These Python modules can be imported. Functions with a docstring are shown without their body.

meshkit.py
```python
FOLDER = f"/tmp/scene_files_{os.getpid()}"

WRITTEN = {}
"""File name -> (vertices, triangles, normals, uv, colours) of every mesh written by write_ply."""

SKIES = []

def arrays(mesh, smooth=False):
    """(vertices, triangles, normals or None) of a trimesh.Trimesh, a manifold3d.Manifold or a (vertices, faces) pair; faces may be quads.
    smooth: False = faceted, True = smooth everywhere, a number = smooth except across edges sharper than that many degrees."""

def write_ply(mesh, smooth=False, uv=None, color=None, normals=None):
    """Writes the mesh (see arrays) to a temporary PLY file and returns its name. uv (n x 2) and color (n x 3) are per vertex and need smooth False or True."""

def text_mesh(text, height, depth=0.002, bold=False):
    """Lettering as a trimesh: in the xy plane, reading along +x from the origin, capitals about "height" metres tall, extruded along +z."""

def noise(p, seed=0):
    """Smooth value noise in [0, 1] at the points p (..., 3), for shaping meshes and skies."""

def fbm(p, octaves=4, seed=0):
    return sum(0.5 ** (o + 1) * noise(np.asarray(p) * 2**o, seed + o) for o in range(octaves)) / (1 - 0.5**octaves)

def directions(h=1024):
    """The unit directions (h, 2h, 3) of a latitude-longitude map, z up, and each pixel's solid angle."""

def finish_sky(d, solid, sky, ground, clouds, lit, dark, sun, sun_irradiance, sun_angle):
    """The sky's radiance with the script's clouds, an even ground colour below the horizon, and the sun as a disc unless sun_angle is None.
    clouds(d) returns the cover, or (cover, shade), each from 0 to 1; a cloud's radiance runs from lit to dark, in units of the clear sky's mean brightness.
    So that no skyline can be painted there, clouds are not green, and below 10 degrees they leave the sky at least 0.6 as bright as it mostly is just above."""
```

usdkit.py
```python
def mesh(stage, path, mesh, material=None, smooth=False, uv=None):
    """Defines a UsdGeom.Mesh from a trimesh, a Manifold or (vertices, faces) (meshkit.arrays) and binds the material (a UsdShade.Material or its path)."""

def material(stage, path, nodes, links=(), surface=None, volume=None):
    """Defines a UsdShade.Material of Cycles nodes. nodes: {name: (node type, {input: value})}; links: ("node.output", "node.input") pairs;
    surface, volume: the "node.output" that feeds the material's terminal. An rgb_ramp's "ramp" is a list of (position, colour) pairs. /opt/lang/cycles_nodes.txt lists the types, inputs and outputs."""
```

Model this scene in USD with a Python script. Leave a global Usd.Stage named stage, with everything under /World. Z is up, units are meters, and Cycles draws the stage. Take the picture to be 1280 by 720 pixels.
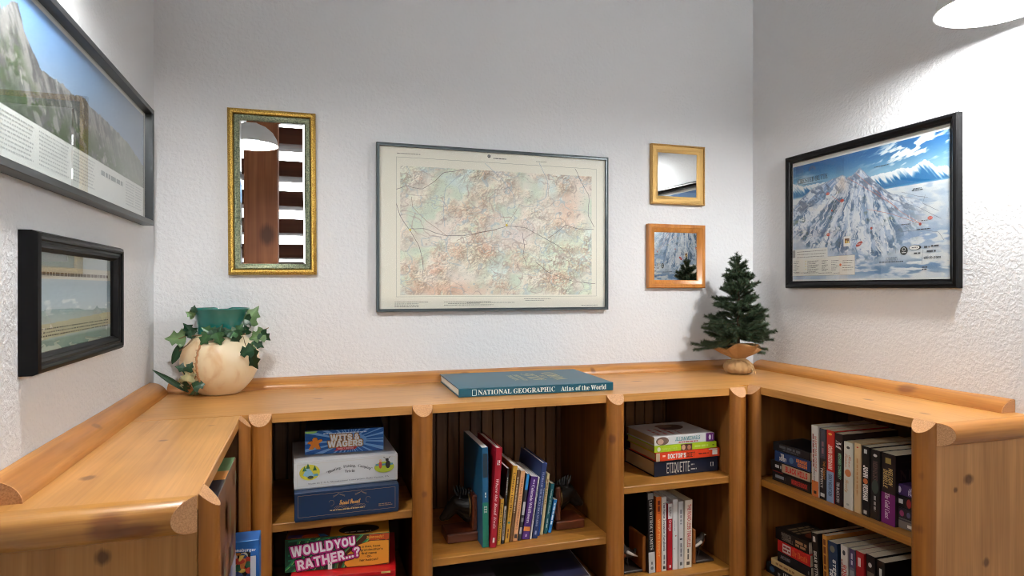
import math, glob, random, sys
import numpy as np
import trimesh, manifold3d, shapely
import shapely.geometry as sg
import shapely.affinity as sa
from shapely.ops import unary_union
import usdkit, meshkit
from pxr import Usd, UsdGeom, UsdLux, UsdShade, Sdf, Gf, Vt

stage = Usd.Stage.CreateInMemory()
UsdGeom.SetStageUpAxis(stage, "Z")
UsdGeom.SetStageMetersPerUnit(stage, 1.0)
UsdGeom.Xform.Define(stage, "/World")
RND = random.Random(7)

# ------------------------------------------------------------------ camera, sky, light levels
FPX, YAW, EYE = 795.0, math.radians(17.6), 1.25
CY, SY = math.cos(YAW), math.sin(YAW)
cam = UsdGeom.Camera.Define(stage, "/World/camera")
cam.CreateHorizontalApertureAttr(36.0)
cam.CreateVerticalApertureAttr(36.0 * 720 / 1280)
cam.CreateFocalLengthAttr(36.0 * FPX / 1280)
cam.CreateClippingRangeAttr(Gf.Vec2f(0.05, 1000))
cam.CreateExposureAttr(0.95)
_x = UsdGeom.Xformable(cam)
_x.AddTranslateOp().Set(Gf.Vec3d(0, 0, EYE))
_x.AddRotateXYZOp().Set(Gf.Vec3f(90, 0, -math.degrees(YAW)))
SKY_STRENGTH = 0.9
BULB_STRENGTH = 400.0
dome = UsdLux.DomeLight.Define(stage, "/World/sky")
dome.CreateIntensityAttr(SKY_STRENGTH)
dome.CreateColorAttr(Gf.Vec3f(0.98, 0.985, 1.0))


# ------------------------------------------------------------------ where a pixel of the frame lies on a plane of the room
def ray(u, v):
    a, b = (u - 640) / FPX, (360 - v) / FPX
    return np.array([a * CY + SY, -a * SY + CY, b])


def on_y(u, v, y):
    r = ray(u, v)
    return r * (y / r[1]) + [0, 0, EYE]


def on_x(u, v, x):
    r = ray(u, v)
    return r * (x / r[0]) + [0, 0, EYE]


def on_z(u, v, z):
    r = ray(u, v)
    return r * ((z - EYE) / r[2]) + [0, 0, EYE]


# ------------------------------------------------------------------ scene writing helpers
used = {}


def numbered(parent, name):
    k = used.get((parent, name), 0)
    used[(parent, name)] = k + 1
    return f"{parent}/{name}" if k == 0 else f"{parent}/{name}_{k:03d}"


def data(path, label=None, cat=None, group=None, kind=None):
    p = stage.GetPrimAtPath(path)
    for k, v in (("label", label), ("category", cat), ("group", group), ("kind", kind)):
        if v:
            p.SetCustomDataByKey(k, v)


def thing(name, label, cat, loc=(0, 0, 0), rz=0.0, group=None):
    path = numbered("/World", name)
    x = UsdGeom.Xform.Define(stage, path)
    x.AddTranslateOp().Set(Gf.Vec3d(*map(float, loc)))
    if rz:
        x.AddRotateZOp().Set(float(rz))
    data(path, label, cat, group)
    return path


def part(parent, name, mesh, mat, smooth=35, label=None, kind=None, cat=None, group=None):
    path = numbered(parent, name)
    usdkit.mesh(stage, path, mesh, mat, smooth=smooth)
    data(path, label, cat, group, kind)
    return path


def colored(parent, name, v, f, c, mat, label=None, kind=None, normals=None):
    """A mesh with a colour for every vertex (the ink of a print)."""
    path = numbered(parent, name)
    v, f, c = np.asarray(v), np.asarray(f), np.asarray(c)
    keep, f = np.unique(f, return_inverse=True)
    v, c, f = v[keep], c[keep], f.reshape(-1, 3)
    m = usdkit.mesh(stage, path, (v, f), mat)
    pv = UsdGeom.PrimvarsAPI(m).CreatePrimvar("ink", Sdf.ValueTypeNames.Color3fArray, "vertex")
    pv.Set(Vt.Vec3fArray.FromNumpy(np.asarray(c, np.float32)))
    data(path, label, None, None, kind)
    return path


def lin(r, g=None, b=None):
    """sRGB 0-255 to linear."""
    c = np.asarray(r if g is None else (r, g, b), float) / 255.0
    return tuple(np.where(c <= 0.04045, c / 12.92, ((c + 0.055) / 1.055) ** 2.4))


LK = "/World/Looks/"
UsdGeom.Scope.Define(stage, "/World/Looks")
mats = {}


def plain(name, rgb, rough=0.5, metal=0.0, spec=0.5, coat=0.0):
    if name not in mats:
        mats[name] = usdkit.material(stage, LK + name, {"p": ("principled_bsdf", {"base_color": lin(rgb), "roughness": rough, "metallic": metal, "specular_ior_level": spec, "coat_weight": coat})}, surface="p.BSDF")
    return mats[name]


def cover_mat(rgb, rough=0.38):
    return plain("cover_%02x%02x%02x" % tuple(map(int, rgb)), rgb, rough)


def ink_mat(name, rough):
    return usdkit.material(stage, LK + name, {"a": ("attribute", {"attribute": "ink"}), "p": ("principled_bsdf", {"roughness": rough})}, [("a.color", "p.base_color")], surface="p.BSDF")


INK, INK_MATTE = ink_mat("ink", 0.4), ink_mat("ink_matte", 0.7)


def wood(name, axis, light, dark, rough=0.42, knots=(), grain=1.0, coat=0.0, knot_rgb=(112, 62, 28)):
    """Honey pine: streaks along one world axis, with knots at given places. light, dark: sRGB."""
    s = {"x": (1.2, 26, 26), "y": (26, 1.2, 26), "z": (26, 26, 1.2)}[axis]
    s2 = {"x": (4, 190, 190), "y": (190, 4, 190), "z": (190, 190, 4)}[axis]
    n = {
        "g": ("geometry", {}),
        "m": ("mapping", {"scale": tuple(q * grain for q in s)}),
        "n": ("noise_texture", {"scale": 1.0, "detail": 4.0, "roughness": 0.6, "distortion": 0.6}),
        "m2": ("mapping", {"scale": tuple(q * grain for q in s2)}),
        "n2": ("noise_texture", {"scale": 1.0, "detail": 2.0}),
        "b": ("noise_texture", {"scale": 5.0, "detail": 2.0}),
        "r": ("rgb_ramp", {"ramp": [(0.30, lin(dark)), (0.48, tuple(0.5 * (np.array(lin(light)) + lin(dark)))), (0.62, lin(light))]}),
        "r2": ("rgb_ramp", {"ramp": [(0.3, (0.87, 0.85, 0.82)), (0.6, (1, 1, 1))]}),
        "r3": ("rgb_ramp", {"ramp": [(0.3, (0.84, 0.82, 0.80)), (0.7, (1.08, 1.06, 1.04))]}),
        "x": ("mix_color", {"blend_type": "multiply", "fac": 1.0}),
        "x3": ("mix_color", {"blend_type": "multiply", "fac": 1.0, "use_clamp": False}),
        "p": ("principled_bsdf", {"roughness": rough, "coat_weight": coat, "coat_roughness": 0.25}),
        "bp": ("bump", {"strength": 0.25, "distance": 0.002}),
    }
    l = [("g.position", "m.vector"), ("m.vector", "n.vector"), ("g.position", "m2.vector"), ("m2.vector", "n2.vector"), ("g.position", "b.vector"),
         ("n.fac", "r.fac"), ("n2.fac", "r2.fac"), ("b.fac", "r3.fac"), ("r.color", "x.a"), ("r2.color", "x.b"), ("x.result", "x3.a"), ("r3.color", "x3.b"), ("n2.fac", "bp.height"), ("bp.normal", "p.normal")]
    last = "x3.result"
    for i, (k, rad, sc) in enumerate(knots):
        # an ellipse round the knot's centre: distance in scaled coordinates, its rim broken by noise
        n[f"ks{i}"] = ("vector_math", {"math_type": "subtract", "vector2": tuple(map(float, k))})
        n[f"km{i}"] = ("vector_math", {"math_type": "multiply", "vector2": tuple(sc)})
        n[f"kl{i}"] = ("vector_math", {"math_type": "length"})
        n[f"kn{i}"] = ("math", {"math_type": "multiply_add", "value2": rad * 0.7, "value3": -rad * 0.35})
        n[f"ka{i}"] = ("math", {"math_type": "add"})
        n[f"kr{i}"] = ("map_range", {"from_min": rad * 0.55, "from_max": rad * 1.15, "to_min": 0.78, "to_max": 0.0, "clamp": True})
        n[f"kx{i}"] = ("mix_color", {"blend_type": "mix", "b": lin(knot_rgb)})
        l += [("g.position", f"ks{i}.vector1"), (f"ks{i}.vector", f"km{i}.vector1"), (f"km{i}.vector", f"kl{i}.vector1"), ("n2.fac", f"kn{i}.value1"),
              (f"kl{i}.value", f"ka{i}.value1"), (f"kn{i}.value", f"ka{i}.value2"), (f"ka{i}.value", f"kr{i}.value"), (f"kr{i}.result", f"kx{i}.fac"), (last, f"kx{i}.a")]
        last = f"kx{i}.result"
    l.append((last, "p.base_color"))
    mats[name] = usdkit.material(stage, LK + name, n, l, surface="p.BSDF")
    return mats[name]


# ------------------------------------------------------------------ mesh helpers
def box(x0, x1, y0, y1, z0, z1, ch=0.0):
    x0, x1, y0, y1, z0, z1 = min(x0, x1), max(x0, x1), min(y0, y1), max(y0, y1), min(z0, z1), max(z0, z1)
    if ch <= 0:
        m = trimesh.creation.box([x1 - x0, y1 - y0, z1 - z0])
        m.apply_translation([(x0 + x1) / 2, (y0 + y1) / 2, (z0 + z1) / 2])
        return m
    pts = []
    for k in range(3):
        e = [ch] * 3
        e[k] = 0
        for X in (x0 + e[0], x1 - e[0]):
            for Y in (y0 + e[1], y1 - e[1]):
                for Z in (z0 + e[2], z1 - e[2]):
                    pts.append((X, Y, Z))
    return trimesh.convex.convex_hull(np.array(pts))


def cat(*ms):
    return trimesh.util.concatenate(list(ms))


def frame3(origin, X, Y, Z):
    m = np.eye(4)
    m[:3, 0], m[:3, 1], m[:3, 2], m[:3, 3] = X, Y, Z, origin
    return m


def moved(m, *t):
    m = m.copy()
    m.apply_translation(t if len(t) == 3 else t[0])
    return m


def placed(m, M):
    m = m.copy()
    m.apply_transform(M)
    return m


def lathe(profile, n=48):
    """Profile of (radius, height) points, turned about z."""
    return trimesh.creation.revolve(np.array(profile, float), sections=n)


def tube(points, radius, n=8):
    """A round rod along a line; radius is one number or one for every point."""
    P = np.asarray(points, float)
    R = np.broadcast_to(np.asarray(radius, float), (len(P),))
    T = np.gradient(P, axis=0)
    T /= np.linalg.norm(T, axis=1, keepdims=True) + 1e-12
    up = np.array([0, 0, 1.0]) if abs(T[0][2]) < 0.9 else np.array([1.0, 0, 0])
    V, F = [], []
    a = np.linspace(0, 2 * np.pi, n, endpoint=False)
    A = np.cross(T[0], up)
    A /= np.linalg.norm(A)
    for i in range(len(P)):
        A = A - T[i] * A.dot(T[i])
        A /= np.linalg.norm(A) + 1e-12
        B = np.cross(T[i], A)
        V.append(P[i] + R[i] * (np.cos(a)[:, None] * A + np.sin(a)[:, None] * B))
    V = np.vstack(V)
    for i in range(len(P) - 1):
        for j in range(n):
            k = (j + 1) % n
            F += [(i * n + j, i * n + k, (i + 1) * n + k), (i * n + j, (i + 1) * n + k, (i + 1) * n + j)]
    c0, c1 = len(V), len(V) + 1
    V = np.vstack([V, P[0], P[-1]])
    b = (len(P) - 1) * n
    for j in range(n):
        k = (j + 1) % n
        F += [(c0, k, j), (c1, b + j, b + k)]
    return trimesh.Trimesh(V, F, process=False)


def half_log(p0, p1, out, side, bulge, half_width, seed=0, n=12, rough=0.05):
    """A log split lengthwise from p0 to p1: flat side on the line, bulging along `out`, a little uneven like a peeled log."""
    p0, p1, out, side = (np.asarray(q, float) for q in (p0, p1, out, side))
    L = np.linalg.norm(p1 - p0)
    k = max(6, int(L / 0.03))
    V, F = [], []
    ang = np.linspace(-np.pi / 2, np.pi / 2, n)
    for i in range(k + 1):
        c = p0 + (p1 - p0) * i / k
        for a in ang:
            w = 1 + rough * 2 * (meshkit.fbm(np.array([i / k * L * 7, math.sin(a) * 1.5, seed * 3.1]), 3, seed) - 0.5)
            V.append(c + side * math.sin(a) * half_width * (1 + (w - 1) * 0.5) + out * max(0, math.cos(a)) * bulge * w)
    for i in range(k):
        for j in range(n):
            jn = (j + 1) % n
            F += [(i * n + j, i * n + jn, (i + 1) * n + jn), (i * n + j, (i + 1) * n + jn, (i + 1) * n + j)]
    for j in range(1, n - 1):
        F += [(0, j + 1, j), (k * n, k * n + j, k * n + j + 1)]
    m = trimesh.Trimesh(np.array(V), F, process=False)
    if m.volume < 0:
        m.invert()
    return m


def rail_frame(w, h, prof):
    """A mitred picture frame, outside size w by h, in the x (right) and y (up) plane, front towards +z, seen from +z.
    prof: closed profile of (inset, height) points."""
    V, F = [], []
    n = len(prof)
    for sx, sy in ((0, 0), (1, 0), (1, 1), (0, 1)):
        for i, z in prof:
            V.append((i if sx == 0 else w - i, i if sy == 0 else h - i, z))
    for c in range(4):
        d = (c + 1) % 4
        for j in range(n):
            k = (j + 1) % n
            F += [(c * n + j, d * n + j, d * n + k), (c * n + j, d * n + k, c * n + k)]
    m = trimesh.Trimesh(np.array(V, float), F, process=False)
    if m.volume < 0:
        m.invert()
    return m


# ------------------------------------------------------------------ lettering and flat print
FONTS = glob.glob("/opt/blender-*/*/datafiles/fonts/")[0]
STYLES = {"serif": (0x1D400, 0x1D41A), "script": (0x1D4D0, 0x1D4EA), "serif_italic": (0x1D468, 0x1D482), "bold_italic": (0x1D63C, 0x1D656), "typewriter": (0x1D670, 0x1D68A)}
_letters, _fonts = {}, {}


def letters(text, style="sans"):
    """The outline of a line of text with capitals one unit tall, starting at the origin."""
    key = (text, style)
    if key in _letters:
        return _letters[key]
    from PIL import Image, ImageDraw, ImageFont

    S = 56
    if style not in _fonts:
        f = ImageFont.truetype(FONTS + ("NotoSansMath-Regular.woff2" if style in STYLES else "Inter.woff2"), S)
        if style in ("sans", "bold", "black"):
            f.set_variation_by_axes([14, {"sans": 500, "bold": 700, "black": 900}[style]])
        _fonts[style] = f
    f = _fonts[style]
    if style in STYLES:
        U, L = STYLES[style]
        text = "".join(chr(U + ord(c) - 65) if "A" <= c <= "Z" else chr(L + ord(c) - 97) if "a" <= c <= "z" else c for c in text)
    x0, y0, x1, y1 = f.getbbox(text, anchor="ls")
    im = Image.new("L", (x1 - x0 + 8, y1 - y0 + 8))
    ImageDraw.Draw(im).text((4 - x0, 4 - y0), text, 255, f, anchor="ls")
    on = np.pad(np.asarray(im) > 127, ((0, 0), (1, 1))).astype(np.int8)
    rows, starts = np.nonzero(np.diff(on, axis=1) == 1)
    ends = np.nonzero(np.diff(on, axis=1) == -1)[1]
    shape = unary_union(shapely.box(starts, -rows - 1, ends, -rows)).buffer(0.6).buffer(-0.6).simplify(0.7)
    s = 1.0 / (S * 0.72)
    shape = sa.affine_transform(shape, [s, 0, 0, s, -4 * s, (4 - y0) * s])
    _letters[key] = shape
    return shape


def text2d(text, x, y, h, style="sans", anchor="c", width=None, angle=0.0, grow=0.0):
    """Lettering placed in a print's plane. anchor: c centre, l left, r right (always centred in height on the capitals)."""
    g = letters(text, style)
    b = g.bounds
    sx = h
    if width is not None:
        sx = width / max(b[2] - b[0], 1e-6)
    ox = {"c": (b[0] + b[2]) / 2, "l": b[0], "r": b[2]}[anchor]
    g = sa.affine_transform(g, [sx, 0, 0, h, -ox * sx, -0.5 * h])
    if grow:
        g = g.buffer(grow, join_style=1).simplify(grow * 0.2)
    if angle:
        g = sa.rotate(g, angle, origin=(0, 0))
    return sa.translate(g, x, y)


def rect2d(x0, y0, x1, y1):
    return sg.box(min(x0, x1), min(y0, y1), max(x0, x1), max(y0, y1))


def line2d(pts, w):
    return sg.LineString(pts).buffer(w / 2, cap_style=2)


def print_mesh(layers, step=0.00012, base=0.0002):
    """layers: (shape, sRGB) pairs in a plane, later ones above. Returns vertices, faces, colours."""
    V, F, C, at = [], [], [], 0
    for i, (g, rgb) in enumerate(layers):
        for poly in getattr(g, "geoms", [g]):
            if poly.is_empty or poly.geom_type != "Polygon" or poly.area < 1e-9:
                continue
            v, f = trimesh.creation.triangulate_polygon(poly, engine="earcut")
            if not len(f):
                continue
            v, f = np.asarray(v), np.asarray(f)
            a, b, c = v[f[:, 0]], v[f[:, 1]], v[f[:, 2]]
            cr = (b[:, 0] - a[:, 0]) * (c[:, 1] - a[:, 1]) - (b[:, 1] - a[:, 1]) * (c[:, 0] - a[:, 0])
            f[cr < 0] = f[cr < 0][:, ::-1]
            V.append(np.column_stack([v, np.full(len(v), base + step * i)]))
            F.append(f + at)
            C.append(np.tile(lin(rgb), (len(v), 1)))
            at += len(v)
    return np.vstack(V), np.vstack(F), np.vstack(C)


def put_print(parent, name, layers, M, mat=None, label=None, step=0.00012, base=0.0002):
    """M: frame3(origin, right, up, outward)."""
    layers = [q for q in layers if not q[0].is_empty]
    if not layers:
        return None
    v, f, c = print_mesh(layers, step, base)
    v = v @ M[:3, :3].T + M[:3, 3]
    return colored(parent, name, v, f, c, mat or INK, label)


def grid_print(parent, name, w, h, nx, ny, fn, M, mat=None, label=None):
    """A printed sheet: colours fn(s, t) -> sRGB, on a fine grid."""
    s, t = np.meshgrid(np.linspace(0, 1, nx), np.linspace(0, 1, ny))
    c = np.clip(fn(s, t), 0, 255).reshape(-1, 3) / 255.0
    c = np.where(c <= 0.04045, c / 12.92, ((c + 0.055) / 1.055) ** 2.4)
    v = np.column_stack([s.ravel() * w, t.ravel() * h, np.zeros(s.size)])
    i = (np.arange(ny - 1)[:, None] * nx + np.arange(nx - 1)[None]).ravel()
    f = np.vstack([np.column_stack([i, i + 1, i + nx + 1]), np.column_stack([i, i + nx + 1, i + nx])])
    v = v @ M[:3, :3].T + M[:3, 3]
    return colored(parent, name, v, f, c, mat or INK_MATTE, label)


# ------------------------------------------------------------------ materials
def wall_material(name, rgb, bump=1.0):
    return usdkit.material(stage, LK + name, {
        "g": ("geometry", {}),
        "n": ("noise_texture", {"scale": 95.0, "detail": 3.0, "roughness": 0.55}),
        "r": ("rgb_ramp", {"ramp": [(0.42, (0, 0, 0)), (0.60, (1, 1, 1))]}),
        "n2": ("noise_texture", {"scale": 210.0, "detail": 2.0}),
        "a": ("math", {"math_type": "multiply_add", "value2": 0.25}),
        "bp": ("bump", {"strength": 0.27 * bump, "distance": 0.0035}),
        "c": ("noise_texture", {"scale": 1.3, "detail": 2.0}),
        "cr": ("rgb_ramp", {"ramp": [(0.35, tuple(np.array(lin(rgb)) * 0.975)), (0.65, lin(rgb))]}),
        "p": ("principled_bsdf", {"roughness": 0.62, "specular_ior_level": 0.35}),
    }, [("g.position", "n.vector"), ("g.position", "n2.vector"), ("g.position", "c.vector"), ("n.fac", "r.fac"), ("n2.fac", "a.value1"), ("r.color", "a.value3"),
        ("a.value", "bp.height"), ("bp.normal", "p.normal"), ("c.fac", "cr.fac"), ("cr.color", "p.base_color")], surface="p.BSDF")


WALL = wall_material("stucco_wall", (227, 229, 231))
CEIL = plain("ceiling_paint", (228, 228, 228), 0.8)
FLOOR = wood("floor_wood", "y", (150, 110, 75), (110, 75, 48), 0.45)
HONEY, AMBER = ((212, 155, 85), (198, 139, 69)), ((184, 128, 54), (152, 98, 36))
TOP_X = wood("counter_wood_x", "x", *HONEY, rough=0.38, knots=[((0.02, 1.80, 0.95), 0.010, (0.6, 1.6, 0)), ((0.33, 1.72, 0.95), 0.006, (0.5, 1.5, 0)), ((0.58, 1.9, 0.95), 0.010, (0.5, 1.4, 0)), ((1.0, 1.83, 0.95), 0.012, (0.5, 1.5, 0))], coat=0.25)
TOP_Y = wood("counter_wood_y", "y", *HONEY, rough=0.36, knots=[((-0.335, 1.16, 0.95), 0.012, (1.0, 0.8, 0)), ((-0.275, 1.40, 0.95), 0.010, (1.0, 1.3, 0)), ((-0.205, 1.52, 0.95), 0.008, (1.0, 1.6, 0)), ((1.43, 1.34, 0.95), 0.010, (1.0, 0.6, 0)), ((1.40, 1.15, 0.95), 0.009, (1.2, 0.6, 0))], coat=0.25)
LOG_X = wood("log_wood_x", "x", (200, 138, 64), (162, 101, 41), rough=0.40, knots=[((0.48, 2.0, 0.968), 0.012, (0.6, 0.3, 1)), ((0.93, 2.0, 0.966), 0.010, (1, 0.3, 1))], coat=0.2)
LOG_Y = wood("log_wood_y", "y", (200, 138, 64), (162, 101, 41), rough=0.40, knots=[((-0.40, 1.44, 0.98), 0.010, (1, 0.7, 1)), ((1.585, 1.36, 0.97), 0.016, (0.5, 0.5, 1))], coat=0.2)
CAP_L = wood("cap_log_wood", "x", (204, 148, 68), (158, 102, 40), rough=0.34, knots=[((-0.262, 0.985, 0.925), 0.019, (0.75, 0.5, 0.8)), ((-0.228, 0.985, 0.915), 0.018, (0.55, 0.5, 1.1))], coat=0.4, knot_rgb=(120, 66, 30))
POST = wood("post_wood", "z", (172, 110, 43), (139, 84, 28), rough=0.42, knots=[((0.274, 1.6, 0.73), 0.008, (1, 0.3, 0.8)), ((0.80, 1.6, 0.83), 0.010, (1, 0.3, 0.7)), ((1.325, 1.08, 0.83), 0.009, (0.3, 1, 0.7)), ((1.325, 1.085, 0.71), 0.012, (0.3, 0.8, 1))], coat=0.2)
SHELF_X = wood("shelf_wood_x", "x", *AMBER, rough=0.45)
SHELF_Y = wood("shelf_wood_y", "y", *AMBER, rough=0.45)
SHELF_EDGE = SHELF_X
PANEL_Z = wood("panel_wood", "z", (146, 96, 40), (116, 72, 26), rough=0.5)
PLANKS = [wood("plank_wood_%s" % k, "z", a, b, rough=0.5) for k, a, b in (("light", (124, 80, 34), (94, 58, 22)), ("mid", (112, 70, 29), (84, 50, 18)), ("deep", (100, 60, 24), (74, 43, 16)))]
END_L = wood("end_panel_wood", "z", (196, 144, 80), (168, 116, 56), rough=0.5, knots=[((-0.275, 1.02, 0.875), 0.011, (1.0, 0.3, 0.9))], knot_rgb=(70, 36, 16))
END_R = wood("end_panel_wood_pale", "z", (204, 150, 94), (174, 122, 68), rough=0.5, knots=[((1.425, 1.07, 0.815), 0.013, (0.8, 0.3, 1)), ((1.385, 1.07, 0.795), 0.007, (1, 0.3, 1)), ((1.48, 1.07, 0.62), 0.012, (1, 0.3, 1))], knot_rgb=(80, 42, 18))
END_GRAIN = usdkit.material(stage, LK + "log_end_grain", {
    "t": ("geometry", {}), "n": ("noise_texture", {"scale": 420.0, "detail": 2.0}), "r": ("rgb_ramp", {"ramp": [(0.3, lin(176, 124, 80)), (0.65, lin(206, 156, 108))]}),
    "p": ("principled_bsdf", {"roughness": 0.6})}, [("t.position", "n.vector"), ("n.fac", "r.fac"), ("r.color", "p.base_color")], surface="p.BSDF")
BLACK = plain("black_frame_paint", (10, 10, 11), 0.38, 0.0, 0.16)
GREY_METAL = plain("grey_metal_frame", (84, 92, 94), 0.34, 0.7)
DARK_METAL = plain("charcoal_metal_frame", (62, 66, 68), 0.36, 0.5)
MIRROR = usdkit.material(stage, LK + "mirror_silver", {"p": ("principled_bsdf", {"base_color": (0.90, 0.92, 0.92), "metallic": 1.0, "roughness": 0.0})}, surface="p.BSDF")
GLASS = usdkit.material(stage, LK + "picture_glass", {
    "f": ("fresnel", {"IOR": 1.6}), "g0": ("geometry", {}), "i": ("math", {"math_type": "subtract", "value1": 1.0}), "x": ("math", {"math_type": "multiply"}), "t": ("transparent_bsdf", {"color": (0.97, 0.98, 0.975)}), "g": ("glossy_bsdf", {"color": (1, 1, 1), "roughness": 0.0}), "m": ("mix_closure", {})},
    [("g0.backfacing", "i.value2"), ("i.value", "x.value1"), ("f.fac", "x.value2"), ("x.value", "m.fac"), ("t.BSDF", "m.closure1"), ("g.BSDF", "m.closure2")], surface="m.closure")
PAPER_EDGE = usdkit.material(stage, LK + "page_edges", {
    "g": ("geometry", {}), "n": ("noise_texture", {"scale": 900.0, "detail": 1.0}), "r": ("rgb_ramp", {"ramp": [(0.3, lin(196, 184, 158)), (0.7, lin(226, 216, 192))]}),
    "p": ("principled_bsdf", {"roughness": 0.8})}, [("g.position", "n.vector"), ("n.fac", "r.fac"), ("r.color", "p.base_color")], surface="p.BSDF")
WHITE_PAGES = plain("white_page_edges", (236, 234, 226), 0.8)
TAN_PAGES = plain("tan_page_edges", (206, 186, 146), 0.8)

GLASS_MATTE = usdkit.material(stage, LK + "matte_picture_glass", {
    "f": ("fresnel", {"IOR": 1.35}), "g0": ("geometry", {}), "i": ("math", {"math_type": "subtract", "value1": 1.0}), "x": ("math", {"math_type": "multiply"}), "t": ("transparent_bsdf", {"color": (0.98, 0.985, 0.98)}), "g": ("glossy_bsdf", {"color": (1, 1, 1), "roughness": 0.45}), "m": ("mix_closure", {})},
    [("g0.backfacing", "i.value2"), ("i.value", "x.value1"), ("f.fac", "x.value2"), ("x.value", "m.fac"), ("t.BSDF", "m.closure1"), ("g.BSDF", "m.closure2")], surface="m.closure")


def gilt(name, rgb, dark, scale=160.0):
    return usdkit.material(stage, LK + name, {
        "g": ("geometry", {}), "v": ("voronoi_texture", {"scale": scale, "feature": "smooth_f1", "smoothness": 0.4}), "n": ("noise_texture", {"scale": scale * 0.9, "detail": 3.0}),
        "r": ("rgb_ramp", {"ramp": [(0.36, lin(dark)), (0.6, lin(rgb))]}), "bp": ("bump", {"strength": 0.5, "distance": 0.0015}),
        "p": ("principled_bsdf", {"metallic": 0.75, "roughness": 0.36})},
        [("g.position", "v.vector"), ("g.position", "n.vector"), ("n.fac", "r.fac"), ("r.color", "p.base_color"), ("v.distance", "bp.height"), ("bp.normal", "p.normal")], surface="p.BSDF")


GOLD, GREEN_GILT, PALE_GOLD = gilt("gilt_gold", (222, 184, 92), (150, 108, 40), 420.0), gilt("gilt_green", (130, 134, 108), (76, 86, 70), 300.0), gilt("gilt_pale", (222, 186, 120), (176, 136, 74), 600.0)
OAK_FRAME = wood("oak_frame_wood", "z", (206, 138, 62), (176, 108, 42), rough=0.35, coat=0.3)

# ------------------------------------------------------------------ the setting: a nook open to a bigger room behind the camera
WB, WL, WR = 2.05, -0.428, 1.622            # back, left and right wall faces
NOOK, ROOM_BACK, RX0, RX1, HIGH = -0.25, -4.0, -2.6, 3.0, 3.6
CT = 0.95                                    # counter top


def struct(name, mesh, mat, smooth=35, label=None):
    return part("/World", name, mesh, mat, smooth, label=label, kind="structure")


struct("wall_back", box(WL - 0.12, WR + 0.12, WB, WB + 0.12, 0, HIGH), WALL)
struct("wall_left", box(WL - 0.12, WL, NOOK, WB, 0, HIGH), WALL)
struct("wall_right", box(WR, WR + 0.12, NOOK, WB, 0, HIGH), WALL)
struct("wall_front_left", box(RX0, WL - 0.12, NOOK, NOOK + 0.12, 0, HIGH), WALL)
struct("wall_front_right", box(WR + 0.12, RX1, NOOK, NOOK + 0.12, 0, HIGH), WALL)
struct("wall_side_left", box(RX0 - 0.12, RX0, ROOM_BACK, NOOK + 0.12, 0, HIGH), WALL)
struct("wall_side_right", box(RX1, RX1 + 0.12, ROOM_BACK, NOOK + 0.12, 0, HIGH), WALL)
struct("floor", box(RX0 - 0.12, RX1 + 0.12, ROOM_BACK - 0.12, WB + 0.12, -0.1, 0), FLOOR)
struct("ceiling", box(RX0 - 0.12, RX1 + 0.12, ROOM_BACK - 0.12, WB + 0.12, HIGH, HIGH + 0.1), CEIL)
WX0, WX1, WZ0, WZ1 = -1.05, 1.45, 1.0, 3.5
struct("wall_rear", cat(box(RX0 - 0.12, WX0, ROOM_BACK - 0.12, ROOM_BACK, 0, HIGH), box(WX1, RX1 + 0.12, ROOM_BACK - 0.12, ROOM_BACK, 0, HIGH),
                        box(WX0, WX1, ROOM_BACK - 0.12, ROOM_BACK, 0, WZ0), box(WX0, WX1, ROOM_BACK - 0.12, ROOM_BACK, WZ1, HIGH)), WALL)
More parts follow.
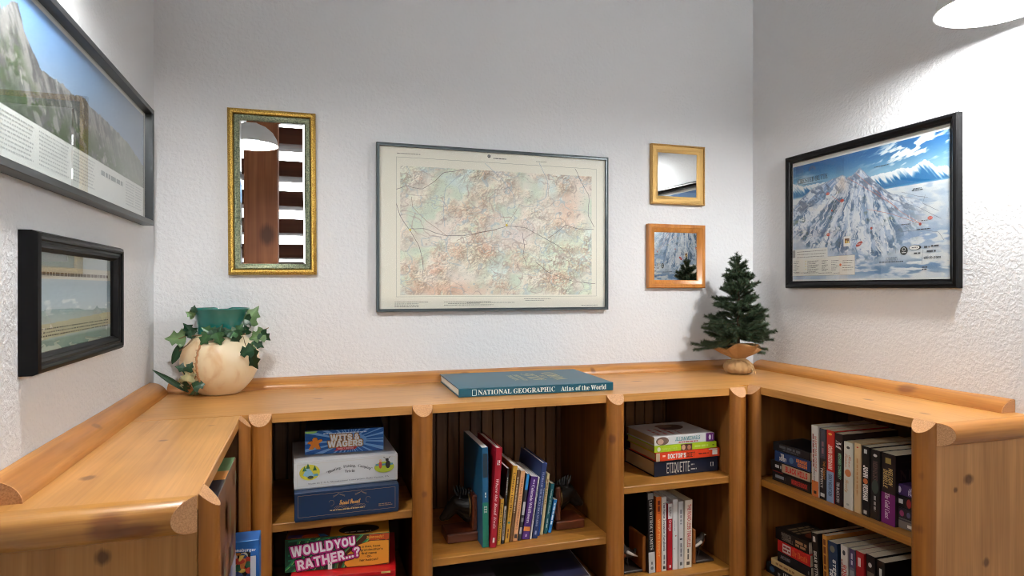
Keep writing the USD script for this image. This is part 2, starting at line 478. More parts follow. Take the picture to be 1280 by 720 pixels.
win = UsdGeom.Xform.Define(stage, "/World/window_1").GetPath().pathString
data(win, kind="structure")
WHITE_TRIM = plain("white_trim", (235, 235, 233), 0.4)
fr = placed(rail_frame(WX1 - WX0, WZ1 - WZ0, [(0, 0), (0, 0.05), (0.06, 0.05), (0.06, 0)]), frame3((WX0, ROOM_BACK - 0.08, WZ0), (1, 0, 0), (0, 0, 1), (0, -1, 0)))
part(win, "frame", fr, WHITE_TRIM)
part(win, "mullion", box(-0.93, -0.89, ROOM_BACK - 0.11, ROOM_BACK - 0.06, WZ0 + 0.06, WZ1 - 0.06), WHITE_TRIM)
for xa, xb in ((WX0 + 0.06, -0.93), (-0.89, WX1 - 0.06)):
    part(win, "pane", box(xa, xb, ROOM_BACK - 0.088, ROOM_BACK - 0.084, WZ0 + 0.06, WZ1 - 0.06), GLASS)

# timber post and open stair behind the camera (the tall mirror shows them)
TIMBER = wood("timber_brown", "z", (188, 120, 76), (138, 78, 44), rough=0.5, grain=0.5, knots=[((-0.27, -0.40, 1.60), 0.045, (0.9, 0.2, 0.6))], knot_rgb=(74, 36, 18))
TREADW = wood("timber_tread", "x", (128, 76, 50), (92, 52, 34), rough=0.5, grain=0.5)
t = thing("timber_post", "thick squared brown timber post reflected in the tall gilt mirror", "post", (-0.31, -0.50, 0))
part(t, "shaft", box(-0.105, 0.105, -0.105, 0.10, 0.12, HIGH - 0.12, 0.008), TIMBER)
part(t, "foot", box(-0.12, 0.12, -0.12, 0.115, 0, 0.12, 0.006), TIMBER)
part(t, "head", box(-0.12, 0.12, -0.12, 0.115, HIGH - 0.12, HIGH, 0.006), TIMBER)
t = thing("open_stair", "open stair of thick brown timber treads behind the post in the tall mirror", "staircase", (0, 0, 0))
for i in range(13):
    zc, yc = EYE + 1.328 - 0.2 * i, -0.80 - 0.25 * i
    part(t, "tread", box(-0.86, 0.30, yc - 0.15, yc + 0.15, zc - 0.06, zc + 0.06, 0.008), TREADW)
for sx in (-0.92, 0.30):
    a = np.array([[-0.64, EYE + 1.40], [-0.64, EYE + 1.20], [-3.96, 0.0], [-3.70, 0.0], [-3.70, 0.24]])
    a[2] = [-2.90 - 0.36, 0.0]
    sp = trimesh.creation.extrude_polygon(sg.Polygon(a[[0, 1, 2, 3, 4]]), 0.06, engine="earcut")
    part(t, "stringer", placed(sp, frame3((sx, 0, 0), (0, 1, 0), (0, 0, 1), (1, 0, 0))), TREADW)

# ------------------------------------------------------------------ lamps: white enamel shades on short arms
SHADE_OUT = plain("lamp_shade_enamel", (226, 226, 224), 0.35)
BULB = usdkit.material(stage, LK + "lamp_bulb_glow", {"e": ("emission", {"color": (1.0, 0.995, 0.985), "strength": BULB_STRENGTH})}, surface="e.emission")
LAMP_METAL = plain("lamp_arm_metal", (190, 188, 184), 0.35, 0.6)


BULB_WEAK = usdkit.material(stage, LK + "lamp_bulb_glow_dimmer", {"e": ("emission", {"color": (1.0, 0.995, 0.985), "strength": BULB_STRENGTH * 0.62})}, surface="e.emission")


def lamp(x, y, z, wall_x, label, bulb=None):
    """z: height of the shade's rim."""
    t = thing("wall_lamp", label, "lamp", (x, y, z), group=None)
    prof = [(0.116, 0.0), (0.114, 0.004), (0.108, 0.030), (0.092, 0.058), (0.066, 0.080), (0.034, 0.094), (0.026, 0.098), (0.026, 0.096), (0.032, 0.091), (0.063, 0.0775), (0.089, 0.056), (0.105, 0.029), (0.111, 0.003), (0.113, 0.0), (0.116, 0.0)]
    part(t, "shade", lathe(prof, 64), SHADE_OUT, 40)
    part(t, "socket", lathe([(0, 0.150), (0.016, 0.150), (0.026, 0.138), (0.026, 0.094), (0.018, 0.088), (0.018, 0.060), (0, 0.060)], 24), LAMP_METAL)
    b = trimesh.creation.icosphere(3, 0.034)
    b.apply_translation([0, 0, 0.030])
    part(t, "bulb", b, bulb or BULB, True)
    s = 1 if wall_x > x else -1
    d = abs(wall_x - x)
    pts = [(0, 0, 0.145), (0, 0, 0.19), (s * 0.02, 0, 0.235), (s * 0.06, 0, 0.265), (s * 0.10, 0, 0.262), (s * (d - 0.04), 0, 0.235), (s * (d - 0.008), 0, 0.215)]
    part(t, "arm", tube(pts, 0.008, 12), LAMP_METAL, True)
    pl = trimesh.creation.cylinder(0.045, 0.012, sections=32)
    pl.apply_transform(trimesh.transformations.rotation_matrix(math.pi / 2, [0, 1, 0]))
    part(t, "wall_plate", moved(pl, s * (d - 0.006), 0, 0.215), LAMP_METAL)
    return t


lamp(1.46, 1.03, EYE + 0.628, WR, "white dome shaded wall lamp above the ski map on the right wall")
lamp(-0.250, 1.06, EYE + 0.63, WL, "white dome shaded wall lamp on the left wall, seen in the tall mirror", BULB_WEAK)

# ------------------------------------------------------------------ bookcases
BX0, BX1 = -0.10, 1.235           # the open front of the back unit
FY = 1.62                          # its front edge
POSTS = [-0.113, 0.273, 0.817, 1.223]
SHZ_L, SHZ_M, SHZ_R, SHZ_R2 = 0.684, 0.550, 0.684, 0.408
INNER = 2.0


def shelf(t, x0, x1, y0, y1, ztop, mat, th=0.020):
    return part(t, "shelf", box(x0, x1, y0, y1, ztop - th, ztop, 0.0015), mat)


def post(t, x, y, out, side, z1, seed, r=0.0262):
    """A vertical half log, its top cut off slanting so that the pale cut shows from the front."""
    m = half_log((x, y, 0.0), (x, y, z1), out, side, r, r, seed, n=14, rough=0.03)
    o, s = np.array(out, float), np.array(side, float)
    s /= np.linalg.norm(s)
    m.vertices[:, 2] = np.minimum(m.vertices[:, 2], z1 - (m.vertices - [x, y, 0]) @ o)
    p = part(t, "post", m, POST)
    a = np.linspace(-math.pi / 2, math.pi / 2, 14)
    poly = sg.Polygon([(math.sin(q) * r * 0.985, max(0, math.cos(q)) * r * 1.40) for q in a])
    c = trimesh.creation.extrude_polygon(poly, 0.0012, engine="earcut")
    d = (o - np.array([0, 0, 1.0])) / math.sqrt(2)
    n = (o + np.array([0, 0, 1.0])) / math.sqrt(2)
    part(p, "cut_end", placed(c, frame3(np.array([x, y, z1]) - n * 0.0004, s, d, n)), END_GRAIN)


def log_end(p, origin, X, Y, r, bulge):
    a = np.linspace(-math.pi / 2, math.pi / 2, 16)
    poly = sg.Polygon([(math.sin(q) * r * 0.97, max(0, math.cos(q)) * bulge * 0.97) for q in a])
    c = trimesh.creation.extrude_polygon(poly, 0.002, engine="earcut")
    X, Y = np.array(X, float), np.array(Y, float)
    part(p, "cut_end", placed(c, frame3(origin, X, Y, np.cross(X, Y))), END_GRAIN)


t = thing("bookcase", "long honey pine bookcase under the framed map with four half log posts and beadboard back", "bookcase")
FYR = 1.660                        # where the right unit's front corner ends
top = sg.Polygon([(WL + 0.001, FY), (1.262, FY), (1.262, FYR + 0.001), (WR - 0.001, FYR + 0.001), (WR - 0.001, WB - 0.001), (WL + 0.001, WB - 0.001)])
part(t, "countertop", moved(trimesh.creation.extrude_polygon(top, 0.022, engine="earcut"), 0, 0, CT - 0.022), TOP_X)
m = half_log((WL + 0.042, 2.049, CT), (WR - 0.04, 2.049, CT), (0, 0, 1), (0, 1, 0), 0.031, 0.048, 3, n=16, rough=0.06)
m.vertices[:, 1] = np.minimum(m.vertices[:, 1], 2.0495)
part(t, "rail_log", m, LOG_X)
for i, x in enumerate(POSTS):
    post(t, x, FY, (0, -1, 0), (1, 0, 0), CT + 0.0005, i)
for i, x in enumerate(POSTS):
    xa, xb = (x - 0.010, x + 0.010)
    part(t, "partition", box(xa, xb, FY + 0.001, INNER - 0.001, 0.02, CT - 0.023, 0.001), PANEL_Z)
k, x = 0, POSTS[0] + 0.011
PR = random.Random(3)
while x < POSTS[3] - 0.012:
    w = min(0.0372, POSTS[3] - 0.011 - x)
    g = sg.Polygon([(0.0012, 0), (w - 0.0012, 0), (w - 0.0012, 0.008), (w - 0.0035, 0.0115), (0.0035, 0.0115), (0.0012, 0.008)])
    pm = trimesh.creation.extrude_polygon(g, CT - 0.045, engine="earcut")
    part(t, "plank", placed(pm, frame3((x, INNER + 0.0115, 0.022), (1, 0, 0), (0, -1, 0), (0, 0, 1))), PLANKS[PR.choice((0, 1, 1, 2))], False)
    x += 0.0372
part(t, "back_board", box(POSTS[0] - 0.01, POSTS[3] + 0.01, INNER + 0.0118, INNER + 0.018, 0.02, CT - 0.024), PLANKS[2])
for x0, x1, zs in ((POSTS[0] + 0.0105, POSTS[1] - 0.0105, (SHZ_L, 0.432, 0.12)), (POSTS[1] + 0.0105, POSTS[2] - 0.0105, (SHZ_M, 0.40, 0.12)), (POSTS[2] + 0.0105, POSTS[3] - 0.0105, (SHZ_R, SHZ_R2, 0.12))):
    for z in zs:
        shelf(t, x0, x1, FY + 0.004, INNER - 0.002, z, SHELF_X)
part(t, "plinth", box(POSTS[0], POSTS[3], FY + 0.03, FY + 0.045, 0.0, 0.098), PANEL_Z)

# left unit, its end towards the camera
LE, LF = 1.015, -0.155            # near end, front edge (x)
t = thing("bookcase", "honey pine bookcase along the left wall with a log edge and knotted end panel", "bookcase")
part(t, "countertop", box(WL + 0.001, LF, LE, FY - 0.001, CT - 0.022, CT, 0.002), TOP_Y)
m = half_log((WL + 0.0005, LE + 0.035, CT), (WL + 0.0005, 1.998, CT), (0, 0, 1), (-1, 0, 0), 0.036, 0.046, 5, n=18, rough=0.07)
m.vertices[:, 0] = np.maximum(m.vertices[:, 0], WL + 0.0006)
p = part(t, "rail_log", m, LOG_Y)
aa = np.linspace(0, math.pi / 2, 10)
poly = sg.Polygon([(0, 0)] + [(math.sin(q) * 0.0455, math.cos(q) * 0.0345) for q in aa])
part(p, "cut_end", placed(trimesh.creation.extrude_polygon(poly, 0.002, engine="earcut"), frame3((WL + 0.0012, LE + 0.0355, CT + 0.0002), (1, 0, 0), (0, 0, 1), (0, -1, 0))), END_GRAIN)
m = half_log((WL + 0.003, LE, CT - 0.026), (LF - 0.001, LE, CT - 0.026), (0, -1, 0), (0, 0, 1), 0.030, 0.027, 8, n=18, rough=0.06)
m.vertices[:, 0] = np.minimum(m.vertices[:, 0], LF - 0.001 - (LE - m.vertices[:, 1]))
p = part(t, "edge_log", m, CAP_L)
log_end(p, (LF - 0.0022, LE, CT - 0.026), (0, 0, 1), (-math.sqrt(.5), -math.sqrt(.5), 0), 0.027, 0.0424)
part(t, "end_panel", box(WL + 0.003, LF - 0.001, LE + 0.001, LE + 0.019, 0, CT - 0.023, 0.0015), END_L)
part(t, "inner_panel", box(WL + 0.003, LF - 0.001, FY - 0.024, FY - 0.005, 0, CT - 0.023, 0.0015), PANEL_Z)
part(t, "back_board", box(WL + 0.002, WL + 0.012, LE + 0.020, FY - 0.025, 0.02, CT - 0.023), PLANKS[1])
post(t, LF, LE + 0.028, (1, 0, 0), (0, 1, 0), CT + 0.0005, 11)
post(t, LF, FY - 0.031, (1, 0, 0), (0, 1, 0), CT + 0.0005, 12, 0.0235)
for z in (0.55, 0.12):
    shelf(t, WL + 0.013, LF - 0.004, LE + 0.020, FY - 0.025, z, SHELF_Y)

# right unit
RE, RF0, RFR = 1.062, 1.312, math.radians(2.2)   # near end, front edge x at the middle, turn of its front


def rfx(y):
    """x of the right unit's front edge at y."""
    return 1.300 + (1.606 - y) * 0.046


t = thing("bookcase", "honey pine bookcase along the right wall full of paperbacks", "bookcase")
top = sg.Polygon([(rfx(RE), RE), (WR - 0.001, RE), (WR - 0.001, FYR), (rfx(FYR), FYR)])
part(t, "countertop", moved(trimesh.creation.extrude_polygon(top, 0.022, engine="earcut"), 0, 0, CT - 0.022), TOP_Y)
m = half_log((WR - 0.0005, RE + 0.035, CT), (WR - 0.0005, 1.998, CT), (0, 0, 1), (-1, 0, 0), 0.031, 0.045, 15, n=18, rough=0.06)
m.vertices[:, 0] = np.minimum(m.vertices[:, 0], WR - 0.0006)
p = part(t, "rail_log", m, LOG_Y)
poly = sg.Polygon([(0, 0)] + [(math.sin(q) * 0.0445, math.cos(q) * 0.0295) for q in aa])
pm = placed(trimesh.creation.extrude_polygon(poly, 0.002, engine="earcut"), frame3((WR - 0.0012, RE + 0.0355, CT + 0.0002), (-1, 0, 0), (0, 0, 1), (0, -1, 0)))
part(p, "cut_end", pm, END_GRAIN)
m = half_log((rfx(RE) + 0.001, RE, CT - 0.026), (WR - 0.002, RE, CT - 0.026), (0, -1, 0), (0, 0, 1), 0.026, 0.026, 18, n=18, rough=0.06)
m.vertices[:, 0] = np.maximum(m.vertices[:, 0], rfx(RE) + 0.001 + (RE - m.vertices[:, 1]))
p = part(t, "edge_log", m, LOG_X)
log_end(p, (rfx(RE) + 0.0022, RE, CT - 0.026), (0, 0, -1), (math.sqrt(.5), -math.sqrt(.5), 0), 0.026, 0.0368)
part(t, "end_panel", box(rfx(RE) + 0.001, WR - 0.002, RE + 0.001, RE + 0.019, 0, CT - 0.023, 0.0015), END_R)
part(t, "inner_panel", box(rfx(FYR) + 0.002, WR - 0.002, FYR - 0.022, FYR - 0.003, 0, CT - 0.023, 0.0015), PANEL_Z)
y, PR = RE + 0.020, random.Random(5)
while y < FYR - 0.024:
    w = min(0.056, FYR - 0.023 - y)
    g = sg.Polygon([(0.0012, 0), (w - 0.0012, 0), (w - 0.0012, 0.008), (w - 0.0035, 0.0115), (0.0035, 0.0115), (0.0012, 0.008)])
    pm = trimesh.creation.extrude_polygon(g, CT - 0.045, engine="earcut")
    part(t, "plank", placed(pm, frame3((WR - 0.004, y, 0.022), (0, 1, 0), (-1, 0, 0), (0, 0, 1))), PLANKS[PR.choice((0, 1, 1, 2))], False)
    y += 0.056
nrm = np.array([1, 0.046, 0]) / math.hypot(1, 0.046)
post(t, rfx(RE + 0.026) + 0.001, RE + 0.026, -nrm, (0.046, -1, 0), CT + 0.0005, 21)
post(t, rfx(FYR - 0.027) + 0.001, FYR - 0.027, -nrm, (0.046, -1, 0), CT + 0.0005, 22)
RS1, RS2 = 0.670, 0.380
for z in (RS1, RS2, 0.12):
    g = sg.Polygon([(rfx(RE) + 0.006, RE + 0.020), (WR - 0.017, RE + 0.020), (WR - 0.017, FYR - 0.023), (rfx(FYR) + 0.006, FYR - 0.023)])
    part(t, "shelf", moved(trimesh.creation.extrude_polygon(g, 0.020, engine="earcut"), 0, 0, z - 0.020), SHELF_Y)

# ------------------------------------------------------------------ things on the walls
BACKM = ((1, 0, 0), (0, 0, 1), (0, -1, 0))
LEFTM = ((0, 1, 0), (0, 0, 1), (1, 0, 0))
RIGHTM = ((0, -1, 0), (0, 0, 1), (-1, 0, 0))


def hang(name, label, cat, O, axes, group=None, turn=0.0):
    t = thing(name, label, cat, O, 0, group)
    M = frame3((0, 0, 0), *axes)
    if turn:
        M = M @ trimesh.transformations.rotation_matrix(math.radians(turn), [0, 0, 1])
    return t, M


def sheet(M, x0, x1, y0, y1, z0, z1):
    return placed(box(x0, x1, y0, y1, z0, z1), M)


def at(M, x, y, z):
    m = M.copy()
    m[:3, 3] = (M @ [x, y, z, 1])[:3]
    return m


def fb(s, t, a, b, o=4, seed=0):
    return meshkit.fbm(np.stack([np.asarray(s) * a, np.asarray(t) * b, np.zeros_like(s) + 0.5], -1), o, seed)


def mixc(c0, c1, k):
    k = np.clip(k, 0, 1)[..., None]
    return np.asarray(c0, float) * (1 - k) + np.asarray(c1, float) * k


def sstep(a, b, x):
    k = np.clip((x - a) / (b - a), 0, 1)
    return k * k * (3 - 2 * k)


def seg_dist(s, t, pts, asp=1.0):
    """Distance to a polyline in print coordinates (s scaled by asp)."""
    d = np.full(np.shape(s), 9.0)
    for (x0, y0), (x1, y1) in zip(pts[:-1], pts[1:]):
        ax, ay, bx, by = x0 * asp, y0, x1 * asp, y1
        k = np.clip(((s * asp - ax) * (bx - ax) + (t - ay) * (by - ay)) / ((bx - ax) ** 2 + (by - ay) ** 2 + 1e-9), 0, 1)
        d = np.minimum(d, np.hypot(s * asp - ax - k * (bx - ax), t - ay - k * (by - ay)))
    return d


def micro(x0, x1, y, h, seed, gap=0.25):
    """A line of print too small to read: broken dashes."""
    r, out, x = random.Random(seed), [], x0
    while x < x1:
        w = min(h * r.uniform(1.2, 4.0), x1 - x)
        out.append(rect2d(x, y - h / 2, x + w, y + h / 2))
        x += w + h * r.uniform(0.5, 0.5 + gap * 2)
    return unary_union(out)


# --- tall mirror in a gilt and green frame
X0, X1 = on_y(285, 240, WB - .02)[0], on_y(396, 240, WB - .02)[0]
Z0, Z1 = on_y(285, 343.5, WB - .02)[2], on_y(285, 133.5, WB - .02)[2]
w, h = X1 - X0, Z1 - Z0
t, M = hang("wall_mirror", "tall narrow mirror in a gilt and green ornate frame", "mirror", (X0, WB - 0.0005, Z0), BACKM, turn=0.4)
part(t, "frame", placed(rail_frame(w, h, [(0, 0), (0, 0.014), (0.004, 0.020), (0.009, 0.022), (0.014, 0.020), (0.0165, 0.016), (0.0165, 0)]), M), GOLD)
part(t, "inner_frame", placed(rail_frame(w - 0.033, h - 0.033, [(0, 0), (0, 0.014), (0.003, 0.016), (0.012, 0.013), (0.0165, 0.009), (0.0165, 0)]), at(M, 0.0165, 0.0165, 0)), GREEN_GILT, label="green and silver leaf patterned inner moulding")
# bevelled plate
e, b = 0.031, 0.007
pv = [(e, e, .0060), (w - e, e, .0060), (w - e, h - e, .0060), (e, h - e, .0060), (e + b, e + b, .0066), (w - e - b, e + b, .0066), (w - e - b, h - e - b, .0066), (e + b, h - e - b, .0066)]
pf = [(4, 5, 6), (4, 6, 7)]
for q in range(4):
    r_ = (q + 1) % 4
    pf += [(q, r_, 4 + r_), (q, 4 + r_, 4 + q)]
part(t, "mirror_plate", placed(trimesh.Trimesh(np.array(pv), pf, process=False), M), MIRROR, False)
part(t, "backing", sheet(M, 0.005, w - 0.005, 0.005, h - 0.005, 0.0, 0.004), BLACK)

# --- relief map in a thin metal frame
X0, X1 = on_y(470.5, 280, WB - .02)[0], on_y(760.5, 280, WB - .02)[0]
Z0, Z1 = on_y(470.5, 390.2, WB - .02)[2], on_y(470.5, 177, WB - .02)[2]
w, h = X1 - X0, Z1 - Z0
t, M = hang("framed_map", "large pale relief map in a thin grey metal frame on the back wall", "map", (X0, WB - 0.0005, Z0), BACKM)
part(t, "frame", placed(rail_frame(w, h, [(0, 0), (0, 0.020), (0.0015, 0.022), (0.004, 0.0215), (0.0045, 0.019), (0.0065, 0.019), (0.007, 0.0215), (0.0095, 0.0215), (0.0095, 0)]), M), GREY_METAL)
part(t, "backing", sheet(M, 0.009, w - 0.009, 0.009, h - 0.009, 0, 0.010), plain("card", (214, 208, 190), 0.8))


def topo(s, t):
    px, py = (s - 0.085) / 0.85, (t - 0.085) / 0.80           # the map's own field
    inside = (px > 0) & (px < 1) & (py > 0) & (py < 1)
    wx, wy = fb(s, t, 9, 7, 3, 41) - .5, fb(s, t, 9, 7, 3, 47) - .5
    e1 = 1 - np.abs(2 * fb(s + wx * .05, t + wy * .05, 24, 17, 4, 3) - 1)
    e2 = 1 - np.abs(2 * fb(s + wx * .03, t, 60, 44, 3, 9) - 1)
    big = fb(s, t, 7.5, 5.6, 3, 11)
    hill = np.clip((big - 0.40) * 3.2, 0, 1)
    height = hill * (0.55 * e1 + 0.55 * e2)
    gy, gx = np.gradient(height)
    sh = np.clip(1 + (gx * 1.0 - gy * 1.0) * 2.6, 0.70, 1.08)
    tone = fb(s, t, 6, 5, 3, 23)
    c = mixc((226, 220, 210), (200, 214, 196), sstep(.38, .55, tone))
    c = mixc(c, (204, 222, 222), sstep(.55, .7, fb(s, t, 8, 6, 3, 31)) * .9)
    c = mixc(c, (228, 214, 206), sstep(.5, .6, fb(s, t, 7, 6, 3, 67)) * .7)
    c = mixc(c, (198, 196, 158), hill * sstep(.35, .6, fb(s, t, 12, 9, 3, 5)) * .45)
    red = hill * sstep(.45, .68, fb(s, t, 9, 8, 3, 77)) * (.25 + .75 * sstep(.72, .95, e2))
    c = mixc(c, (206, 150, 120), red * .75)
    ridge = hill * sstep(.90, .985, e1) + hill * sstep(.93, .99, e2) * .6
    c = mixc(c, (128, 100, 80), np.clip(ridge, 0, 1) * .55)
    c = c * sh[..., None]
    # named ranges of the sheet: bare valley round the junction, red range to the right
    val = np.exp(-(((px - .56) / .13) ** 2 + ((py - .50) / .13) ** 2))
    c = mixc(c, (226, 214, 216), val * .7)
    rr = np.exp(-(((px - .86) / .07) ** 2 + ((py - .74) / .20) ** 2)) * sstep(.35, .75, e2)
    c = mixc(c, (208, 146, 116), rr * .42)
    rr = np.exp(-(((px - .24) / .22) ** 2 + ((py - .04) / .06) ** 2)) * sstep(.3, .8, e2)
    c = mixc(c, (208, 144, 110), rr * .5)
    speck = fb(s, t, 150, 190, 2, 91)
    c = mixc(c, (112, 118, 116), sstep(.62, .74, speck) * .40)
    riv = np.abs(2 * fb(s + wx * .08, t + wy * .08, 13, 10, 3, 55) - 1)
    c = mixc(c, (150, 172, 186), sstep(.030, .012, riv) * .55)
    trk = np.abs(2 * fb(s + wx * .1, t + wy * .1, 10, 8, 3, 59) - 1)
    c = mixc(c, (150, 128, 120), sstep(.022, .008, trk) * .55)
    c = mixc(c, (226, 222, 212), .20 + 0 * s)
    c = np.minimum(c * 1.06, 250)
    m = mixc((240, 237, 224), (214, 208, 192), sstep(.02, .075, np.minimum(np.minimum(s, 1 - s) * 1.1, 1)) * 0)
    m = mixc(m + 0 * s[..., None], (222, 218, 206), sstep(.085, .03, t) * (t < .085) * .8)
    return np.where(inside[..., None], c, m)


pw, ph = w - 0.018, h - 0.018
PM = at(M, 0.009, 0.009, 0.0104)
p = grid_print(t, "map_sheet", pw, ph, 620, 420, topo, PM)


def mp(x, y):
    """A place on the sheet from the photograph's crop of it (1020 by 720 pixels)."""
    u, v = 440 + x / 3.0, 160 + y / 3.0
    q = on_y(u, v, WB - 0.011)
    return ((q[0] - X0 - 0.009), (q[2] - Z0 - 0.009))


def mline(pts, w_):
    P = np.array([mp(*q) for q in pts])
    k = np.linspace(0, len(P) - 1, len(P) * 5)
    Q = np.column_stack([np.interp(k, np.arange(len(P)), P[:, j]) for j in (0, 1)])
    jit = np.column_stack([meshkit.fbm(np.column_stack([k * 1.3, k * 0 + j * 7, k * 0]), 3, len(pts)) - .5 for j in (0, 1)]) * 0.008
    return line2d(Q + jit, w_)


roads = [[(168, 232), (205, 218), (262, 230), (310, 200), (345, 168), (420, 155)], [(168, 285), (178, 330), (218, 382), (250, 440), (268, 505), (262, 555)], [(218, 380), (275, 380), (340, 402), (430, 403), (545, 380), (580, 366)],
         [(580, 366), (650, 375), (735, 420), (790, 455)], [(640, 388), (648, 440), (640, 480), (655, 520)], [(836, 152), (860, 200), (888, 250), (885, 330), (908, 372)], [(908, 378), (860, 383), (800, 362), (735, 415)], [(690, 500), (740, 545), (830, 575), (912, 585)],
         [(225, 255), (230, 300), (280, 350), (360, 410)], [(395, 420), (470, 395), (545, 380)]]
L = [(unary_union([mline(q, 0.0014) for q in roads[:8]]), (96, 84, 88)), (unary_union([mline(q, 0.0011) for q in roads[8:]] + [mline([(580, 366), (610, 320), (630, 285)], 0.0009), mline([(580, 366), (560, 310)], 0.0009)]), (150, 120, 96)),
     (unary_union([mline([(500, 130), (560, 190), (600, 240), (610, 300)], 0.001), mline([(410, 170), (350, 230), (340, 330), (345, 370)], 0.001), mline([(705, 130), (735, 200), (730, 260)], 0.001)]), (140, 168, 190)),
     (sg.Point(*mp(580, 364)).buffer(0.004), (226, 200, 80)), (sg.Point(*mp(218, 382)).buffer(0.0035), (226, 196, 80)),
     (sg.Point(*mp(514, 106)).buffer(0.0055), (40, 44, 44)), (sg.Point(*mp(514, 106)).buffer(0.0028), (190, 190, 184)), (sg.Point(*mp(514, 106)).buffer(0.0016), (40, 44, 44))]
a0, a1 = mp(166, 108), mp(916, 630)
L.append((rect2d(a0[0], a0[1], a1[0], a1[1]).boundary.buffer(0.0004), (130, 130, 126)))
x_, y_ = mp(530, 114)
L.append((micro(x_, x_ + 0.045, y_, 0.0032, 1, .05), (110, 110, 106)))
x_, y_ = mp(168, 94)
L.append((micro(x_, x_ + 0.075, y_, 0.0024, 2), (140, 138, 130)))
for k, (a, bb, v) in enumerate([(160, 285, 653), (160, 250, 660), (160, 250, 666), (160, 250, 671), (345, 520, 652), (360, 480, 658), (345, 530, 664), (430, 610, 655), (645, 745, 640), (650, 720, 646), (860, 920, 664), (690, 730, 126)]):
    xa, ya = mp(a, v)
    xb, yb = mp(bb, v)
    L.append((micro(xa, xb, ya, 0.0018, 10 + k), (120, 120, 114)))
put_print(t, "map_print", L, at(PM, 0, 0, 0.0001), INK_MATTE, step=0.00002, base=0.0001)
part(t, "glass", sheet(M, 0.0096, w - 0.0096, 0.0096, h - 0.0096, 0.0165, 0.0175), GLASS_MATTE)


# --- two small square mirrors
def square_mirror(u0, u1, v0, v1, label, outer, inner, mat, beads, tip=0.0):
    X0, X1 = on_y(u0, 300, WB - .02)[0], on_y(u1, 300, WB - .02)[0]
    um = (u0 + u1) / 2
    Z0, Z1 = on_y(um, v1, WB - .02)[2], on_y(um, v0, WB - .02)[2]
    w, h = X1 - X0, Z1 - Z0
    t, M = hang("wall_mirror", label, "mirror", (X0, WB - 0.0005, Z0), BACKM)
    fw = outer
    part(t, "frame", placed(rail_frame(w, h, inner), M), mat)
    if beads:
        bd, n = [], 46
        for k in range(n):
            a = (k + 0.5) / n
            for px, py in ((a * w, 0.0025), (a * w, h - 0.0025), (0.0025, a * h), (w - 0.0025, a * h)):
                s = trimesh.creation.icosphere(1, 0.0023)
                bd.append(moved(s, px, py, 0.0165))
        part(t, "bead_edge", placed(cat(*bd), M), PALE_GOLD, True)
    pl = box(fw - 0.001, w - fw + 0.001, fw - 0.001, h - fw + 0.001, 0.0045, 0.006)
    pl.apply_transform(trimesh.transformations.rotation_matrix(math.radians(tip), [1, 0, 0], [0, h / 2, 0.005]))
    part(t, "mirror_plate", placed(pl, M), MIRROR, False)
    part(t, "backing", sheet(M, 0.004, w - 0.004, 0.004, h - 0.004, 0, 0.004), BLACK)


square_mirror(815.5, 882, 181, 255.5, "small square mirror in a beaded pale gold frame, above the wooden one", 0.030,
              [(0, 0), (0, 0.014), (0.002, 0.0165), (0.005, 0.0165), (0.006, 0.013), (0.009, 0.0145), (0.019, 0.0145), (0.021, 0.012), (0.027, 0.010), (0.030, 0.007), (0.030, 0)], PALE_GOLD, True, 0.7)
square_mirror(811, 882, 280.5, 360, "small square mirror in an orange wooden frame beside the little tree", 0.029,
              [(0, 0), (0, 0.018), (0.003, 0.021), (0.012, 0.020), (0.015, 0.016), (0.024, 0.013), (0.029, 0.008), (0.029, 0)], OAK_FRAME, False)

# --- ski map on the right wall
fx = WR - .02
YA, YB = on_x(981, 280, fx)[1], on_x(1196.5, 280, fx)[1]
Z0 = np.mean([on_x(1196.5, 360.8, fx)[2], on_x(981, 359.5, fx)[2]])
Z1 = np.mean([on_x(1196.5, 140, fx)[2], on_x(981, 197, fx)[2]])
w, h = YA - YB, Z1 - Z0
t, M = hang("framed_ski_map", "painted ski mountain map in a black frame on the right wall", "picture", (WR - 0.0005, YA, Z0), RIGHTM)
part(t, "frame", placed(rail_frame(w, h, [(0, 0), (0, 0.016), (0.003, 0.020), (0.010, 0.022), (0.016, 0.018), (0.018, 0.014), (0.024, 0.013), (0.024, 0)]), M), BLACK)
part(t, "backing", sheet(M, 0.010, w - 0.010, 0.010, h - 0.010, 0, 0.006), plain("card"  , (214, 208, 190)))
SX0, SX1, SY0, SY1 = 0.022, w - 0.022, 0.022, h - 0.022
SW, SH = SX1 - SX0, SY1 - SY0


def sk(x, y):
    """A place on the print, 0 to 1, from the photograph's crop of it (780 by 720 pixels)."""
    q = on_x(960 + x / 3.0, 130 + y / 3.0, WR - 0.007)
    return ((YA - q[1] - SX0) / SW, (q[2] - Z0 - SY0) / SH)


RIDGE = np.array([sk(*q) for q in [(72, 425), (95, 392), (130, 350), (165, 318), (205, 300), (240, 282), (262, 274), (280, 264), (295, 276), (315, 268), (345, 238), (372, 264), (392, 282), (425, 310), (460, 335), (520, 348), (600, 362), (690, 385)]])
PEAK = sk(345, 240)
FAR = np.array([sk(*q) for q in [(380, 275), (420, 262), (470, 250), (500, 240), (540, 236), (590, 206), (630, 236), (668, 232), (690, 236)]])
FARL = np.array([sk(*q) for q in [(72, 322), (95, 300), (130, 310), (175, 300), (230, 290), (262, 285)]])


